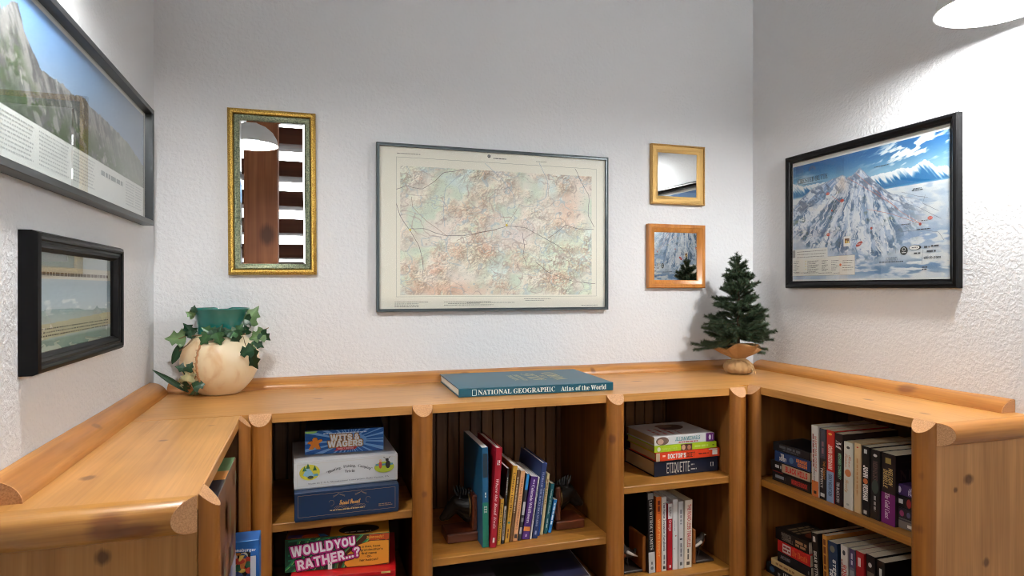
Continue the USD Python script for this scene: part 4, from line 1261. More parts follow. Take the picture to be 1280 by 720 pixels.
low("tall black hardcover with spaced white title, left of the bird bookend row", (809, 617), (811, 712), (819.5, 712), .16, (22, 20, 20), hard=True, pages=WHITE_PAGES,
    spine=sp_text(("r", .74, 1, 0, 1, (206, 204, 200)), ("r", 0, .08, .1, .9, (150, 146, 140)), ("t", "LIFE WITHOUT LIMITS", .40, .5, .42, (214, 210, 202), "serif", .62), ("m", .86, .90, .5, .2, (90, 90, 90), 3), ("e", .94, .5, .02, .2, (120, 120, 120))))
low("orange spined book beside the tall black hardcover", (820, 621.7), (820, 711), (826.8, 711), .15, (226, 112, 40), pages=WHITE_PAGES,
    spine=sp_text(("t", "WHAT TO EXPECT", .55, .5, .4, (240, 190, 110), "sans", .5), ("m", .05, .22, .5, .4, (120, 40, 20), 4)))
low("white spined handbook with grey title beside the orange book", (827, 622), (827, 710), (833.2, 710), .15, (224, 220, 212), pages=WHITE_PAGES,
    spine=sp_text(("t", "The Home Invasion Handbook", .40, .5, .45, (70, 70, 84), "bold", .66), ("m", .78, .9, .5, .3, (120, 120, 120), 5), ("r", .93, .97, .25, .75, (60, 60, 60))))
low("short red book with white top label between two white spines", (834.6, 630), (834.4, 710), (840.4, 710), .14, (176, 24, 36), pages=WHITE_PAGES,
    spine=sp_text(("r", 0, .23, 0, 1, (224, 220, 216)), ("m", .05, .18, .35, .16, (110, 100, 100), 6), ("m", .05, .2, .65, .16, (110, 100, 100), 7), ("t", "Orange", .33, .5, .5, (240, 220, 220), "sans", .16), ("r", .92, .96, .3, .7, (240, 220, 220))))
low("glossy white book with faint red specks on its spine", (840.8, 625), (840.8, 711), (847, 711), .16, (226, 224, 220), pages=WHITE_PAGES,
    spine=sp_text(("m", .3, .45, .4, .12, (150, 160, 180), 8), ("e", .52, .6, .008, .15, (180, 40, 40)), ("e", .7, .3, .006, .1, (180, 40, 40))))
low("pale grey book with a round black mark, second from right of its row", (847.6, 627.5), (847.6, 710.5), (854.6, 710.5), .15, (206, 204, 200), pages=WHITE_PAGES,
    spine=sp_text(("m", .12, .34, .5, .3, (130, 130, 134), 9), ("e", .56, .5, .014, .24, (40, 40, 44)), ("m", .62, .82, .5, .25, (120, 120, 124), 10), ("r", .9, .95, .3, .7, (90, 90, 90))))
low("cream book with red title, at the right end of its row", (856, 626), (855, 710), (864.6, 710), .15, (228, 216, 196), pages=TAN_PAGES,
    spine=sp_text(("t", "THE ROAD LESS TRAVELED", .38, .58, .46, (190, 40, 44), "bold", .64), ("m", .72, .88, .5, .2, (110, 100, 90), 11), ("r", .91, .96, .3, .7, (90, 80, 70))))


FEATHER = plain("dark_feather_brown", (52, 40, 34), 0.5)
BREAST = plain("rusty_breast", (168, 84, 40), 0.5)
PLUME = plain("pale_feather", (214, 204, 190), 0.6)
PINE_PLATE = wood("bookend_pine", "z", (190, 118, 52), (158, 90, 34), rough=.4)


def bird_bookend(label, x, y, z, s):
    t = thing("bird_bookend", label, "bookend", (x, y, z), 0, "small bird bookends")
    part(t, "upright_plate", box(0, s * 0.010, 0, 0.09, 0.0003, 0.105, 0.002), PINE_PLATE)
    part(t, "base", box(s * 0.0102, s * 0.075, 0.0, 0.09, 0.0003, 0.008, 0.002), FEATHER)
    P = lambda a, b, c=0.0: np.array([s * a, 0.040 + c, b])
    part(t, "body", blob([[(P(.024, .040), .010), (P(.040, .046), .015), (P(.052, .055), .012), (P(.058, .068), .0088)], [(P(.024, .040), .009), (P(.014, .052), .004)]], .003), FEATHER, True)
    part(t, "breast", blob([[(P(.050, .044), .0105), (P(.058, .054), .009), (P(.060, .062), .006)]], .003), BREAST, True)
    part(t, "beak", blob([[(P(.065, .069), .003), (P(.073, .067), .0008)]], .002, 1), PLUME, True)
    for c in (-1, 1):
        part(t, "wing", blob([[(P(.046, .052, c * .013), .005), (P(.030, .044, c * .014), .004), (P(.014, .036, c * .012), .0015)]], .002, 2), PLUME, True)
        part(t, "leg", tube([P(.042, .034, c * .006), P(.044, .020, c * .006), P(.040, .009, c * .006)], .0016, 8), FEATHER)
    return t


yb = FY + 0.06
bird_bookend("dark little bird bookend left of the black hardcover on the lower shelf", on_y(807.5, 705, yb)[0], yb, SHZ_R2, -1)
bird_bookend("dark little bird bookend right of the cream book on the lower shelf", on_y(866, 705, yb)[0] + 0.001, yb, SHZ_R2, 1)


# --- lying stacks
def lying(name, label, bl, br, z, th, wd, rgb, yaw_from=None, shrink=1.0, **kw):
    a, b = on_z(bl[0], bl[1], z), on_z(br[0], br[1], z)
    a[2] = b[2] = z
    R = b - a
    return book(name, label, a, R, Z, np.linalg.norm(R) * shrink, th, wd, rgb, **kw)


G = "books in the flat stack on the upper right shelf"
q0, q1 = on_z(818, 596.8, SHZ_R), on_z(896.5, 588.5, SHZ_R)
dR = (q1 - q0) / np.linalg.norm(q1 - q0)
dW = np.array([-dR[1], dR[0], 0])


def stack_r(label, u0, u1, back, z, th, wd, rgb, **kw):
    """Along the stack's front line from the place seen at u0 to that at u1, set back by `back`."""
    def at_u(u):
        r = ray(u, 0)[:2]
        o = (q0 + dW * back)[:2]
        m = np.array([[r[0], -dR[0]], [r[1], -dR[1]]])
        k = np.linalg.solve(m, o)
        return np.array([*(r * k[0]), z])
    a, b = at_u(u0), at_u(u1)
    return book("book", label, a, dR, Z, np.linalg.norm(b - a), th, wd, rgb, group=G, **kw)


zz = SHZ_R + 0.0004
stack_r("thick navy hardcover at the bottom of the flat stack of four", 818, 897, 0, zz, .046, .185, (16, 26, 46), hard=True, pages=TAN_PAGES,
        spine=sp_text(("t", "ETIQUETTE", .37, .5, .66, (196, 190, 178), "sans", .36), ("m", .57, .66, .3, .08, (180, 176, 170), 2), ("m", .57, .62, .6, .08, (180, 176, 170), 3), ("r", .88, .93, .36, .64, (226, 224, 220)), ("e", .905, .5, .012, .2, (40, 50, 70))))
zz += .0465
stack_r("orange red diet book second from the bottom of the flat stack", 820, 899.5, -.004, zz, .0255, .165, (226, 70, 34), hard=True, pages=TAN_PAGES,
        spine=sp_text(("r", .0, .06, 0, 1, (196, 180, 150)), ("m", .10, .15, .6, .2, (250, 220, 200), 4), ("t", "DOCTOR'S", .32, .5, .56, WHT, "black", .28), ("t", "DIET", .54, .5, .56, (110, 40, 26), "bold", .13), ("m", .66, .82, .5, .16, (120, 40, 24), 5), ("r", .88, .96, .25, .8, (236, 230, 222)), ("r", .82, .96, .86, 1, (236, 230, 222))))
zz += .026
stack_r("lime green book with a photo on its spine, second from the top of the stack", 818, 895.5, -.001, zz, .0195, .17, (176, 206, 36), hard=True, pages=TAN_PAGES,
        spine=sp_text(("e", .07, .5, .026, .34, (232, 236, 210)), ("t", "master your health", .24, .5, .4, (200, 222, 110), "sans", .24), ("r", .42, .60, .02, .98, (96, 60, 50)), ("e", .46, .5, .03, .4, (206, 160, 130)), ("e", .55, .45, .03, .36, (190, 130, 100)), ("m", .64, .86, .5, .3, (200, 222, 110), 6), ("m", .93, .96, .5, .2, (110, 130, 30), 7)))
zz += .02


def top_front(w, h):
    L = [(rect2d(.004, .004, w - .004, h - .004), (222, 218, 214))]
    L.append((sa.rotate(sa.scale(sg.Point(w * .62, h * .42).buffer(1, 16), w * .20, h * .22), 20), (84, 58, 46)))
    L.append((sa.scale(sg.Point(w * .72, h * .50).buffer(1, 16), w * .12, h * .14), (150, 120, 100)))
    for k, (yy, s) in enumerate(((.86, .30), (.74, .30), (.62, .24))):
        L.append((micro(w * .12, w * .55, h * yy, h * .045, 60 + k, .05), (190, 96, 90)))
    L.append((micro(w * .1, w * .35, h * .5, h * .03, 66, .05), (190, 90, 86)))
    return L


stack_r("white diet book with purple spine end, on top of the flat stack", 818, 892.5, .002, zz, .0265, .17, (222, 220, 220), hard=True, pages=TAN_PAGES, front=top_front,
        spine=sp_text(("r", .86, 1, 0, 1, (112, 40, 128)), ("e", .13, .48, .105, .46, (120, 96, 84)), ("e", .10, .42, .05, .3, (206, 166, 146)), ("t", "JILLIAN MICHAELS", .55, .58, .42, (70, 140, 150), "bold", .42), ("m", .40, .72, .2, .13, (190, 80, 80), 8), ("e", .925, .5, .02, .3, (236, 230, 238)), ("r", .965, .975, .2, .8, (200, 170, 210))))

# --- the atlas on the counter
a, b = on_z(573.5, 497.3, CT), on_z(766.5, 488.0, CT)
a[2] = b[2] = CT + .0005


def atlas_front(w, h):
    L = []
    for s, y, hh, wd in (("NATIONAL", .56, .016, .11), ("GEOGRAPHIC", .51, .016, .13), ("ATLAS", .42, .040, .15), ("OF THE", .345, .014, .05), ("WORLD", .27, .040, .16)):
        L.append((text2d(s, .54 * w, y * h, hh, "serif", width=wd), (186, 174, 126)))
    return L


def atlas_spine(h, t):
    L = []
    x0 = .082 * h
    L.append((rect2d(x0, .17 * t, x0 + .024 * h, .83 * t).boundary.buffer(.0008), (226, 232, 226)))
    L.append((text2d("NATIONAL GEOGRAPHIC", .118 * h, .5 * t, .0135, "serif", "l", width=.49 * h), (228, 232, 226)))
    L.append((text2d("Atlas of the World", .645 * h, .5 * t, .0145, "serif", "l", width=.305 * h), (228, 232, 226)))
    return L


book("book", "large teal hardcover atlas lying on the counter under the framed map", a, b - a, Z, np.linalg.norm(b - a), .0235, .315, (12, 84, 104), hard=True, pages=WHITE_PAGES, spine=atlas_spine, front=atlas_front)

# ------------------------------------------------------------------ paperbacks of the right unit
def sx(y):
    """x of the spines there."""
    return rfx(y) + 0.030


def rbook(label, tl, bl, br, zb, wd, rgb, group, back=0.03, **kw):
    ym = on_x((bl[0] + br[0]) / 2, 600, 1.34)[1]
    return upright("book", label, tl, bl, br, zb, wd, rgb, row="x", y0=rfx(ym) + back, group=group, **kw)


G = "upright paperbacks on the right unit's upper shelf"
rbook("tall white paperback with red and orange spine lettering, leftmost of its row", (1014, 531), (1015, 609), (1023.6, 611), RS1, .19, (222, 216, 208), G,
      spine=sp_text(("r", .78, 1, 0, 1, (214, 120, 62)), ("t", "MARTIAN CODEX", .40, .62, .34, (190, 80, 60), "sans", .50), ("m", .12, .6, .28, .16, (140, 70, 60), 2), ("t", "GEORGE NOORY", .70, .4, .26, (80, 70, 70), "sans", .2), ("r", .92, .96, .3, .7, (60, 40, 30))))
rbook("tall black paperback with orange lettering right of the white one", (1024, 535), (1024, 613), (1032.6, 615), RS1, .19, (34, 32, 36), G,
      spine=sp_text(("r", 0, .42, .1, .9, (64, 66, 78)), ("m", .18, .38, .5, .3, (140, 100, 110), 3), ("t", "PROPHECY", .70, .38, .36, (226, 222, 210), "serif", .28), ("t", "THE LEGACY", .58, .72, .30, (206, 132, 52), "bold", .26), ("r", .91, .96, .2, .8, (210, 208, 200))))
rbook("red and pale blue paperback in the upper right row", (1033, 537), (1033, 616), (1042.4, 619), RS1, .19, (206, 44, 36), G,
      spine=sp_text(("r", .57, 1, 0, 1, (142, 166, 198)), ("e", .05, .5, .016, .26, (236, 190, 90)), ("t", "JOHN GRISHAM", .37, .5, .56, (246, 214, 200), "black", .34), ("t", "GRAY MOUNTAIN", .76, .5, .46, (50, 66, 90), "bold", .30)))
rbook("dark maroon thriller with green and white spine lettering", (1043.4, 541), (1043, 620), (1053, 624), RS1, .19, (34, 20, 26), G,
      spine=sp_text(("r", .28, .62, .62, .9, (52, 84, 66)), ("t", "MICHAEL CONNELLY", .45, .62, .34, (150, 196, 160), "bold", .36), ("t", "THE BLACK ECHO", .82, .45, .36, (220, 214, 210), "serif", .28), ("t", "M", .16, .5, .7, (220, 214, 210), "serif_italic", None)))
rbook("white romance paperback with orange picture on its spine", (1054.4, 551.5), (1054, 624), (1065.6, 628.5), RS1, .19, (216, 212, 198), G, pages=TAN_PAGES,
      spine=sp_text(("e", .08, .5, .02, .18, (60, 60, 60)), ("t", "Summer", .28, .35, .34, (196, 110, 66), "script", .2), ("t", "House", .28, .72, .34, (196, 110, 66), "script", .18), ("e", .46, .5, .055, .34, (206, 126, 76)), ("t", "Lovely", .66, .42, .36, (206, 150, 86), "script", .2), ("e", .93, .5, .016, .16, (170, 170, 160))))
rbook("plain beige paperback beside the white romance", (1067.4, 553), (1067, 629), (1075.6, 632.5), RS1, .19, (214, 184, 138), G, pages=TAN_PAGES,
      spine=sp_text(("e", .06, .5, .01, .14, (196, 60, 40)), ("m", .22, .75, .5, .18, (196, 140, 90), 6)))
rbook("black paperback with bold white author name next to the beige one", (1077, 557), (1076.6, 633), (1086.6, 637), RS1, .19, (22, 22, 24), G,
      spine=sp_text(("t", "JOHN", .36, .5, .62, (232, 230, 224), "black", .17), ("e", .50, .5, .04, .3, (206, 110, 60)), ("t", "GRISHAM", .66, .5, .62, (232, 230, 224), "black", .23), ("r", .04, .1, .3, .7, (200, 200, 196)), ("r", .92, .97, .3, .7, (190, 190, 186))))
rbook("black paperback with dim grey green spine picture", (1088, 561), (1087.4, 637.5), (1099.6, 642.5), RS1, .19, (26, 26, 28), G,
      spine=sp_text(("e", .53, .5, .10, .36, (62, 74, 66)), ("t", "MIDNIGHT", .30, .5, .5, (112, 88, 84), "serif", .28), ("e", .08, .5, .02, .2, (210, 210, 206)), ("m", .66, .88, .5, .2, (170, 168, 164), 8)))


def demille(w, h):
    return [(text2d("NELSON", w * .5, h * .72, h * .15, "serif", width=w * .84), (74, 62, 62)), (text2d("DEMILLE", w * .5, h * .50, h * .15, "serif", width=w * .84), (74, 62, 62)), (text2d("THE GOLD COAST", w * .5, h * .3, h * .06, "serif"), (64, 54, 54)), (micro(w * .1, w * .8, h * .9, .002, 4), (60, 56, 56))]


rbook("black and magenta paperback with gold lettering, last upright on the upper right shelf", (1101.5, 565), (1101, 643), (1119, 650), RS1, .17, (30, 22, 26), G, front=demille,
      spine=sp_text(("r", .56, 1, 0, 1, (118, 32, 104)), ("t", "NELSON", .32, .66, .30, (206, 178, 110), "bold_italic", .24), ("t", "DEMILLE", .36, .30, .30, (206, 178, 110), "bold_italic", .26), ("t", "The Gold Coast", .74, .45, .34, (226, 206, 220), "serif_italic", .36), ("r", .06, .14, .3, .7, (150, 130, 70))))


def rstack(label, u0, u1, ztop_prev, th, back, wd, rgb, group, **kw):
    """Lying on its side with the spine towards the nook; u0, u1: the photo's columns of its spine ends."""
    def pt(u):
        y = on_x(u, 600, 1.34)[1]
        for _ in range(6):
            y = on_x(u, 600, rfx(y) + back)[1]
        return np.array([rfx(y) + back, y, ztop_prev])
    a, b = pt(u0), pt(u1)
    if a[1] > FYR - 0.025:
        a = a + (b - a) * ((a[1] - FYR + 0.025) / (a[1] - b[1]))
    if b[1] < RE + 0.024:
        b = a + (b - a) * ((a[1] - RE - 0.024) / (a[1] - b[1]))
    R = b - a
    R[2] = 0
    return book("book", label, a, R, Z, np.linalg.norm(R), th, wd, rgb, group=group, **kw)


G = "flat paperbacks at the left of the right unit's upper shelf"
z = RS1 + .0004
for lab, u0, u1, th, rgb, sp in (
    ("black paperback with red lettering at the bottom of the upper left stack", 965.5, 1013.5, .030, (26, 26, 28), sp_text(("m", .08, .36, .5, .3, (130, 134, 140), 2), ("t", "MURDER BOOK", .72, .5, .46, (190, 50, 44), "black", .4), ("r", .02, .3, .92, 1, (150, 40, 36)))),
    ("tan paperback with red lettering second from the bottom of the upper left stack", 963.5, 1013, .029, (30, 26, 26), sp_text(("r", .30, 1, .08, .92, (176, 150, 122)), ("t", "BLACK HILLS", .66, .5, .58, (196, 40, 36), "black", .54), ("m", .12, .28, .5, .3, (200, 200, 196), 4))),
    ("blue paperback with white and orange lettering in the upper left stack", 968.5, 1013.5, .031, (34, 62, 110), sp_text(("t", "TIM", .22, .68, .34, WHT, "black", .10), ("t", "DORSEY", .24, .34, .34, WHT, "black", .20), ("t", "ORANGE", .76, .68, .32, (226, 130, 60), "black", .3), ("t", "CRUSH", .78, .32, .32, (226, 130, 60), "black", .26), ("e", .48, .5, .06, .3, (70, 110, 150)))),
    ("dark paperback on top of the upper left stack", 966.5, 1012.5, .024, (28, 30, 34), sp_text(("m", .18, .75, .62, .3, (96, 100, 104), 6), ("m", .28, .7, .3, .2, (80, 84, 88), 7)))):
    rstack(lab, u0, u1, z, th, .034, .115, rgb, G, spine=sp)
    z += th + .0006

G = "flat paperbacks at the right end of the upper shelf"
z = RS1 + .0004
for lab, u0, u1, th, rgb, sp in (
    ("grey paperback at the bottom of the stack behind the right post", 1120.5, 1168, .024, (120, 112, 104), sp_text(("m", .3, .8, .4, .3, (220, 214, 206), 2), ("r", .02, .98, .8, .95, (60, 56, 60)))),
    ("dark paperback with pink flowers in the stack behind the right post", 1120, 1168, .024, (44, 40, 48), sp_text(("e", .16, .5, .06, .3, (150, 60, 100)), ("e", .34, .5, .05, .28, (90, 90, 120)), ("e", .52, .45, .06, .3, (130, 50, 110)), ("m", .6, .95, .7, .2, (140, 140, 150), 3))),
    ("black paperback with white lettering in the stack behind the right post", 1119.5, 1168, .030, (24, 24, 26), sp_text(("r", .05, .2, .35, .7, (196, 196, 194)), ("e", .36, .5, .06, .36, (150, 46, 42)), ("m", .5, .95, .62, .3, (226, 224, 220), 4), ("m", .5, .9, .3, .24, (226, 224, 220), 5))),
    ("purple paperback on top of the stack behind the right post", 1119, 1168, .026, (64, 42, 92), sp_text(("e", .12, .5, .04, .3, (206, 200, 216)), ("t", "JAMES", .5, .66, .34, (214, 206, 224), "bold", .3), ("t", "PATTERSON", .56, .30, .34, (214, 206, 224), "bold", .42)))):
    rstack(lab, u0, u1, z, th, .040, .112, rgb, G, spine=sp)
    z += th + .0006

G = "flat paperbacks at the left of the right unit's lower shelf"


def burg_front(w, h):
    return [(micro(w * .15, w * .85, h * (.74 - .13 * k), h * .07, 70 + k, .04), (150, 130, 96)) for k in range(3)] + [(sa.scale(sg.Point(w * .5, h * .25).buffer(1, 16), w * .28, h * .16), (120, 54, 34))]


z = RS2 + .0004
for lab, u0, u1, th, rgb, sp, fr_ in (
    ("black paperback with tall white lettering at the bottom of the lower left stack", 958, 1014, .030, (26, 28, 32), sp_text(("t", "THE", .30, .4, .3, (210, 210, 206), "serif", .06), ("t", "INFINITE", .62, .5, .66, (226, 224, 218), "serif", .46), ("e", .14, .55, .06, .28, (60, 90, 120))), None),
    ("cream paperback second from the bottom of the lower left stack", 964, 1014, .020, (206, 176, 118), sp_text(("m", .12, .6, .5, .3, (150, 110, 70), 3),), None),
    ("black paperback with small grey title in the lower left stack", 972, 1013.5, .030, (22, 22, 26), sp_text(("t", "JAMES RENNER", .24, .58, .32, (160, 160, 164), "sans", .30), ("e", .94, .4, .02, .2, (120, 120, 120))), None),
    ("red paperback with white label in the lower left stack", 972, 1012.5, .033, (196, 36, 34), sp_text(("r", .16, .42, .12, .88, (220, 206, 196)), ("m", .19, .40, .65, .16, (150, 60, 56), 4), ("m", .19, .40, .35, .16, (150, 60, 56), 5), ("t", "Dr Death", .70, .5, .56, (232, 120, 60), "serif", .46)), None),
    ("dark paperback with brown cover lettering on top of the lower left stack", 969.5, 1010.5, .034, (24, 20, 20), sp_text(("t", "PATRICIA", .34, .66, .30, (150, 140, 126), "bold", .30), ("t", "CORNWELL", .38, .32, .30, (150, 140, 126), "bold", .34), ("m", .62, .95, .6, .24, (170, 130, 90), 6), ("m", .62, .92, .3, .2, (170, 130, 90), 7)), burg_front)):
    rstack(lab, u0, u1, z, th, .036, .115, rgb, G, spine=sp, front=fr_)
    z += th + .0006

G = "upright paperbacks on the right unit's lower shelf"


def zlow(u, v_top, h=.178):
    return v_top + 96 * (u - 390) / 640


for lab, tl, bl, br, rgb, sp in (
    ("black paperback with white block lettering, leftmost upright on the lower right shelf", (1013.5, 665), (1019, 740), (1027, 742), (24, 22, 22), sp_text(("t", "BEAR WITNESS", .52, .5, .5, (206, 200, 190), "black", .5), ("r", .05, .13, .3, .7, (206, 200, 190)))),
    ("orange spined paperback leaning on the lower right shelf", (1027.5, 668), (1030, 744), (1036, 746), (206, 140, 58), sp_text(("m", .06, .9, .5, .5, (120, 60, 24), 3),)),
    ("navy paperback with large white lettering on the lower right shelf", (1034.5, 675.5), (1037, 748), (1049, 751), (30, 54, 84), sp_text(("t", "STEPHEN", .46, .66, .34, (226, 226, 224), "black", .42), ("t", "FREY", .52, .30, .34, (226, 226, 224), "black", .22), ("e", .1, .5, .05, .26, (120, 116, 96)))),
    ("white paperback with big red lettering on the lower right shelf", (1050.5, 680.5), (1052, 754), (1061, 757), (220, 212, 204), sp_text(("e", .10, .5, .035, .2, (50, 50, 54)), ("t", "ROBICHEAUX", .55, .55, .5, (196, 40, 40), "bold", .56), ("m", .2, .8, .2, .14, (140, 60, 56), 4))),
    ("slim grey and violet paperback on the lower right shelf", (1061.5, 685), (1062, 757), (1069, 759), (110, 106, 120), sp_text(("r", .0, .26, 0, 1, (80, 66, 104)), ("r", .3, .9, .1, .9, (150, 150, 152)), ("m", .06, .22, .5, .3, (206, 200, 214), 5))),
    ("red paperback with white publisher mark on the lower right shelf", (1069.7, 688), (1070, 760), (1080.5, 763), (164, 28, 34), sp_text(("r", .08, .20, .28, .62, (232, 220, 214)), ("t", "THE TESTAMENT", .6, .5, .4, (206, 130, 60), "serif", .56))),
    ("black paperback with grey block title on the lower right shelf", (1082.5, 692), (1083, 764), (1094.5, 768), (28, 26, 28), sp_text(("e", .13, .45, .03, .2, (206, 204, 196)), ("r", .22, .40, .15, .9, (110, 98, 84)), ("m", .5, .9, .5, .4, (120, 110, 100), 6))),
    ("thick black paperback at the right end of the lower right row", (1095, 699), (1095, 769), (1106, 773), (20, 20, 22), sp_text(("r", .1, .2, .35, .65, (206, 204, 200)), ("m", .35, .9, .5, .4, (90, 86, 84), 7)))):
    rbook(lab, tl, bl, br, RS2, .185, rgb, G, back=.036, spine=sp)


# ------------------------------------------------------------------ board games
def carton(name, label, bl, br, z, h, depth, lid_rgb, group=None, tray_rgb=None, front=None, top=None, lid=1.0, rough=.35, turn=0.0, cat="board game box", side=None):
    """A lidded box from its front lower corners."""
    a, b = on_z(bl[0], bl[1], z), on_z(br[0], br[1], z)
    a[2] = b[2] = z + .0004
    R = (b - a) / np.linalg.norm(b - a)
    w = np.linalg.norm(b - a)
    W = np.cross(Z, R)
    base = (a + b) / 2 + W * depth / 2
    t = thing(name, label, cat, base, 0, group)
    O = a - base
    M = frame3(O, R, W, Z)
    z0 = h * (1 - lid)
    if tray_rgb is not None:
        part(t, "tray", placed(box(.0012, w - .0012, .0012, depth - .0012, 0, h - .003, .0006), M), cover_mat(tray_rgb))
        part(t, "lid", placed(cat_open(w, depth, z0, h), M), cover_mat(lid_rgb, rough), False)
    else:
        part(t, "box", placed(box(0, w, 0, depth, 0, h, .0012), M), cover_mat(lid_rgb, rough), False)
    if front:
        put_print(t, "front_print", front(w, h - z0), frame3(O + Z * z0, R, Z, -W))
    if top:
        put_print(t, "top_print", top(w, depth), frame3(O + Z * h, R, W, Z))
    return t, O, R, W, w


def cat_open(w, d, z0, z1, th=.001):
    """A lid: a shell open below."""
    o = sg.box(0, 0, w, d)
    i = sg.box(th, th, w - th, d - th)
    ring = trimesh.creation.extrude_polygon(o.difference(i), z1 - z0 - th, engine="earcut")
    ring.apply_translation([0, 0, z0])
    return cat(ring, box(0, w, 0, d, z1 - th, z1, .0004))


def arc_text(s, cx, cy, r, a0, a1, h, style):
    """Lettering along an arc (angles in degrees, read left to right over the top)."""
    ws = [letters(c if c != " " else "n", style).bounds[2] + .16 for c in s]
    tot, at_, out = sum(ws), 0, []
    for c, w_ in zip(s, ws):
        k = (at_ + w_ / 2) / tot
        a = math.radians(a0 + (a1 - a0) * k)
        if c != " ":
            g = letters(c, style)
            bx = g.bounds
            g = sa.affine_transform(g, [h, 0, 0, h, -h * (bx[0] + bx[2]) / 2, -h * .5])
            g = sa.rotate(g, math.degrees(a) - 90, origin=(0, 0))
            out.append(sa.translate(g, cx + r * math.cos(a), cy + r * math.sin(a)))
        at_ += w_
    return unary_union(out)


GG = "stacked game boxes in the left compartment"


def navy_front(w, h):
    gold, dull = (206, 150, 84), (150, 120, 92)
    L = [(rect2d(.035 * w, .10 * h, .965 * w, .90 * h).boundary.buffer(.0004), dull)]
    cx, cy = .52 * w, .53 * h
    L.append((text2d("Trivial Pursuit", cx, cy, .013, "script", width=.20 * w, grow=.0003), gold))
    sw = []
    for s in (-1, 1):
        for k in range(3):
            th = np.linspace(0, 1, 22)
            sw.append(line2d([(cx + s * (.012 + .030 * q + .006 * math.sin(q * 6)) , cy + .013 + .010 * math.sin(q * math.pi) * (1 - .25 * k) + .002 * k) for q in th], .0006))
            sw.append(line2d([(cx + s * (.002 + .036 * q), cy - .013 - .004 * math.sin(q * math.pi * 2 + k)) for q in th], .0006))
        sw.append(line2d([(cx + s * (.044 + .006 * math.cos(q)), cy + .007 * math.sin(q)) for q in np.linspace(.3, 5, 20)], .0006))
    L.append((unary_union(sw), dull))
    L.append((micro(.33 * w, .66 * w, .25 * h, .0026, 4, .05), (206, 170, 110)))
    L.append((unary_union([micro(.80 * w, .92 * w, .30 * h, .0020, 5, .05), micro(.80 * w, .94 * w, .24 * h, .0020, 6, .05)]), dull))
    return L


carton("trivia_game_box", "dark navy trivia game box with gold script, at the bottom of the stack", (368, 654.3), (498.3, 639.4), SHZ_L, .070, .235, (15, 44, 78), GG, (12, 34, 60), front=navy_front, lid=.93)
zt = SHZ_L + .0706


def white_front(w, h):
    L = [(rect2d(.03 * w, .07 * h, .975 * w, .90 * h).boundary.buffer(.0003), (196, 186, 170))]
    L.append((arc_text('"Hunting, Fishing, Camping"', .525 * w, -.02 - .060, .125, 116.5, 63.5, .0066, "serif"), (40, 40, 42)))
    L.append((text2d("Trivia", .525 * w, .50 * h, .0068, "serif"), (40, 40, 42)))
    L.append((text2d("Made in U.S.A. Mountaineer Enterprises, Belle Vernon, PA", .52 * w, .15 * h, .0036, "serif", width=.78 * w), (120, 120, 120)))
    # two little scenes
    cx, cy = .145 * w, .58 * h
    L += [(sa.scale(sg.Point(cx, cy).buffer(1, 12), .024, .019), (206, 196, 60)), (sg.Polygon([(cx - .016, cy - .006), (cx - .006, cy + .014), (cx + .004, cy + .004), (cx + .012, cy - .010), (cx, cy - .014)]), (130, 170, 190)),
          (unary_union([sg.Polygon([(cx + x - .005, cy + y), (cx + x, cy + y + .013), (cx + x + .005, cy + y)]) for x, y in ((-.012, .004), (-.004, .010), (.012, .004))]), (54, 104, 64)), (sa.scale(sg.Point(cx + .002, cy - .012).buffer(1, 10), .007, .004), (60, 70, 60)), (rect2d(cx + .010, cy - .010, cx + .020, cy - .004), (90, 150, 180))]
    cx, cy = .865 * w, .62 * h
    L += [(sa.scale(sg.Point(cx, cy - .006).buffer(1, 12), .025, .014), (176, 190, 56)), (rect2d(cx - .022, cy - .002, cx + .022, cy + .003), (96, 150, 170)), (sa.scale(sg.Point(cx - .010, cy).buffer(1, 10), .004, .009), (190, 70, 54)), (sg.Point(cx - .010, cy + .011).buffer(.0034), (226, 180, 140)),
          (unary_union([sa.scale(sg.Point(cx + .009, cy).buffer(1, 10), .006, .010), sg.Point(cx + .007, cy + .012).buffer(.004), line2d([(cx + .004, cy + .014), (cx - .002, cy + .020)], .0012), line2d([(cx + .010, cy + .014), (cx + .015, cy + .020)], .0012)]), (44, 40, 38))]
    return L


def white_top(w, d):
    return [(rect2d(.02 * w, .03 * d, .98 * w, .97 * d).boundary.buffer(.0004), (190, 190, 190))]


# shown seated on the navy box, its lid slightly overhanging
def on_top(u, v, z):
    return (u, v)


carton("trivia_game_box", "white outdoor trivia game box with little painted scenes, between the navy and blue boxes", (367.4, 613.6), (497.0, 600.2), zt, .068, .225, (206, 206, 206), GG, (180, 180, 180), front=white_front, top=white_top, lid=.95)
zt2 = zt + .0688


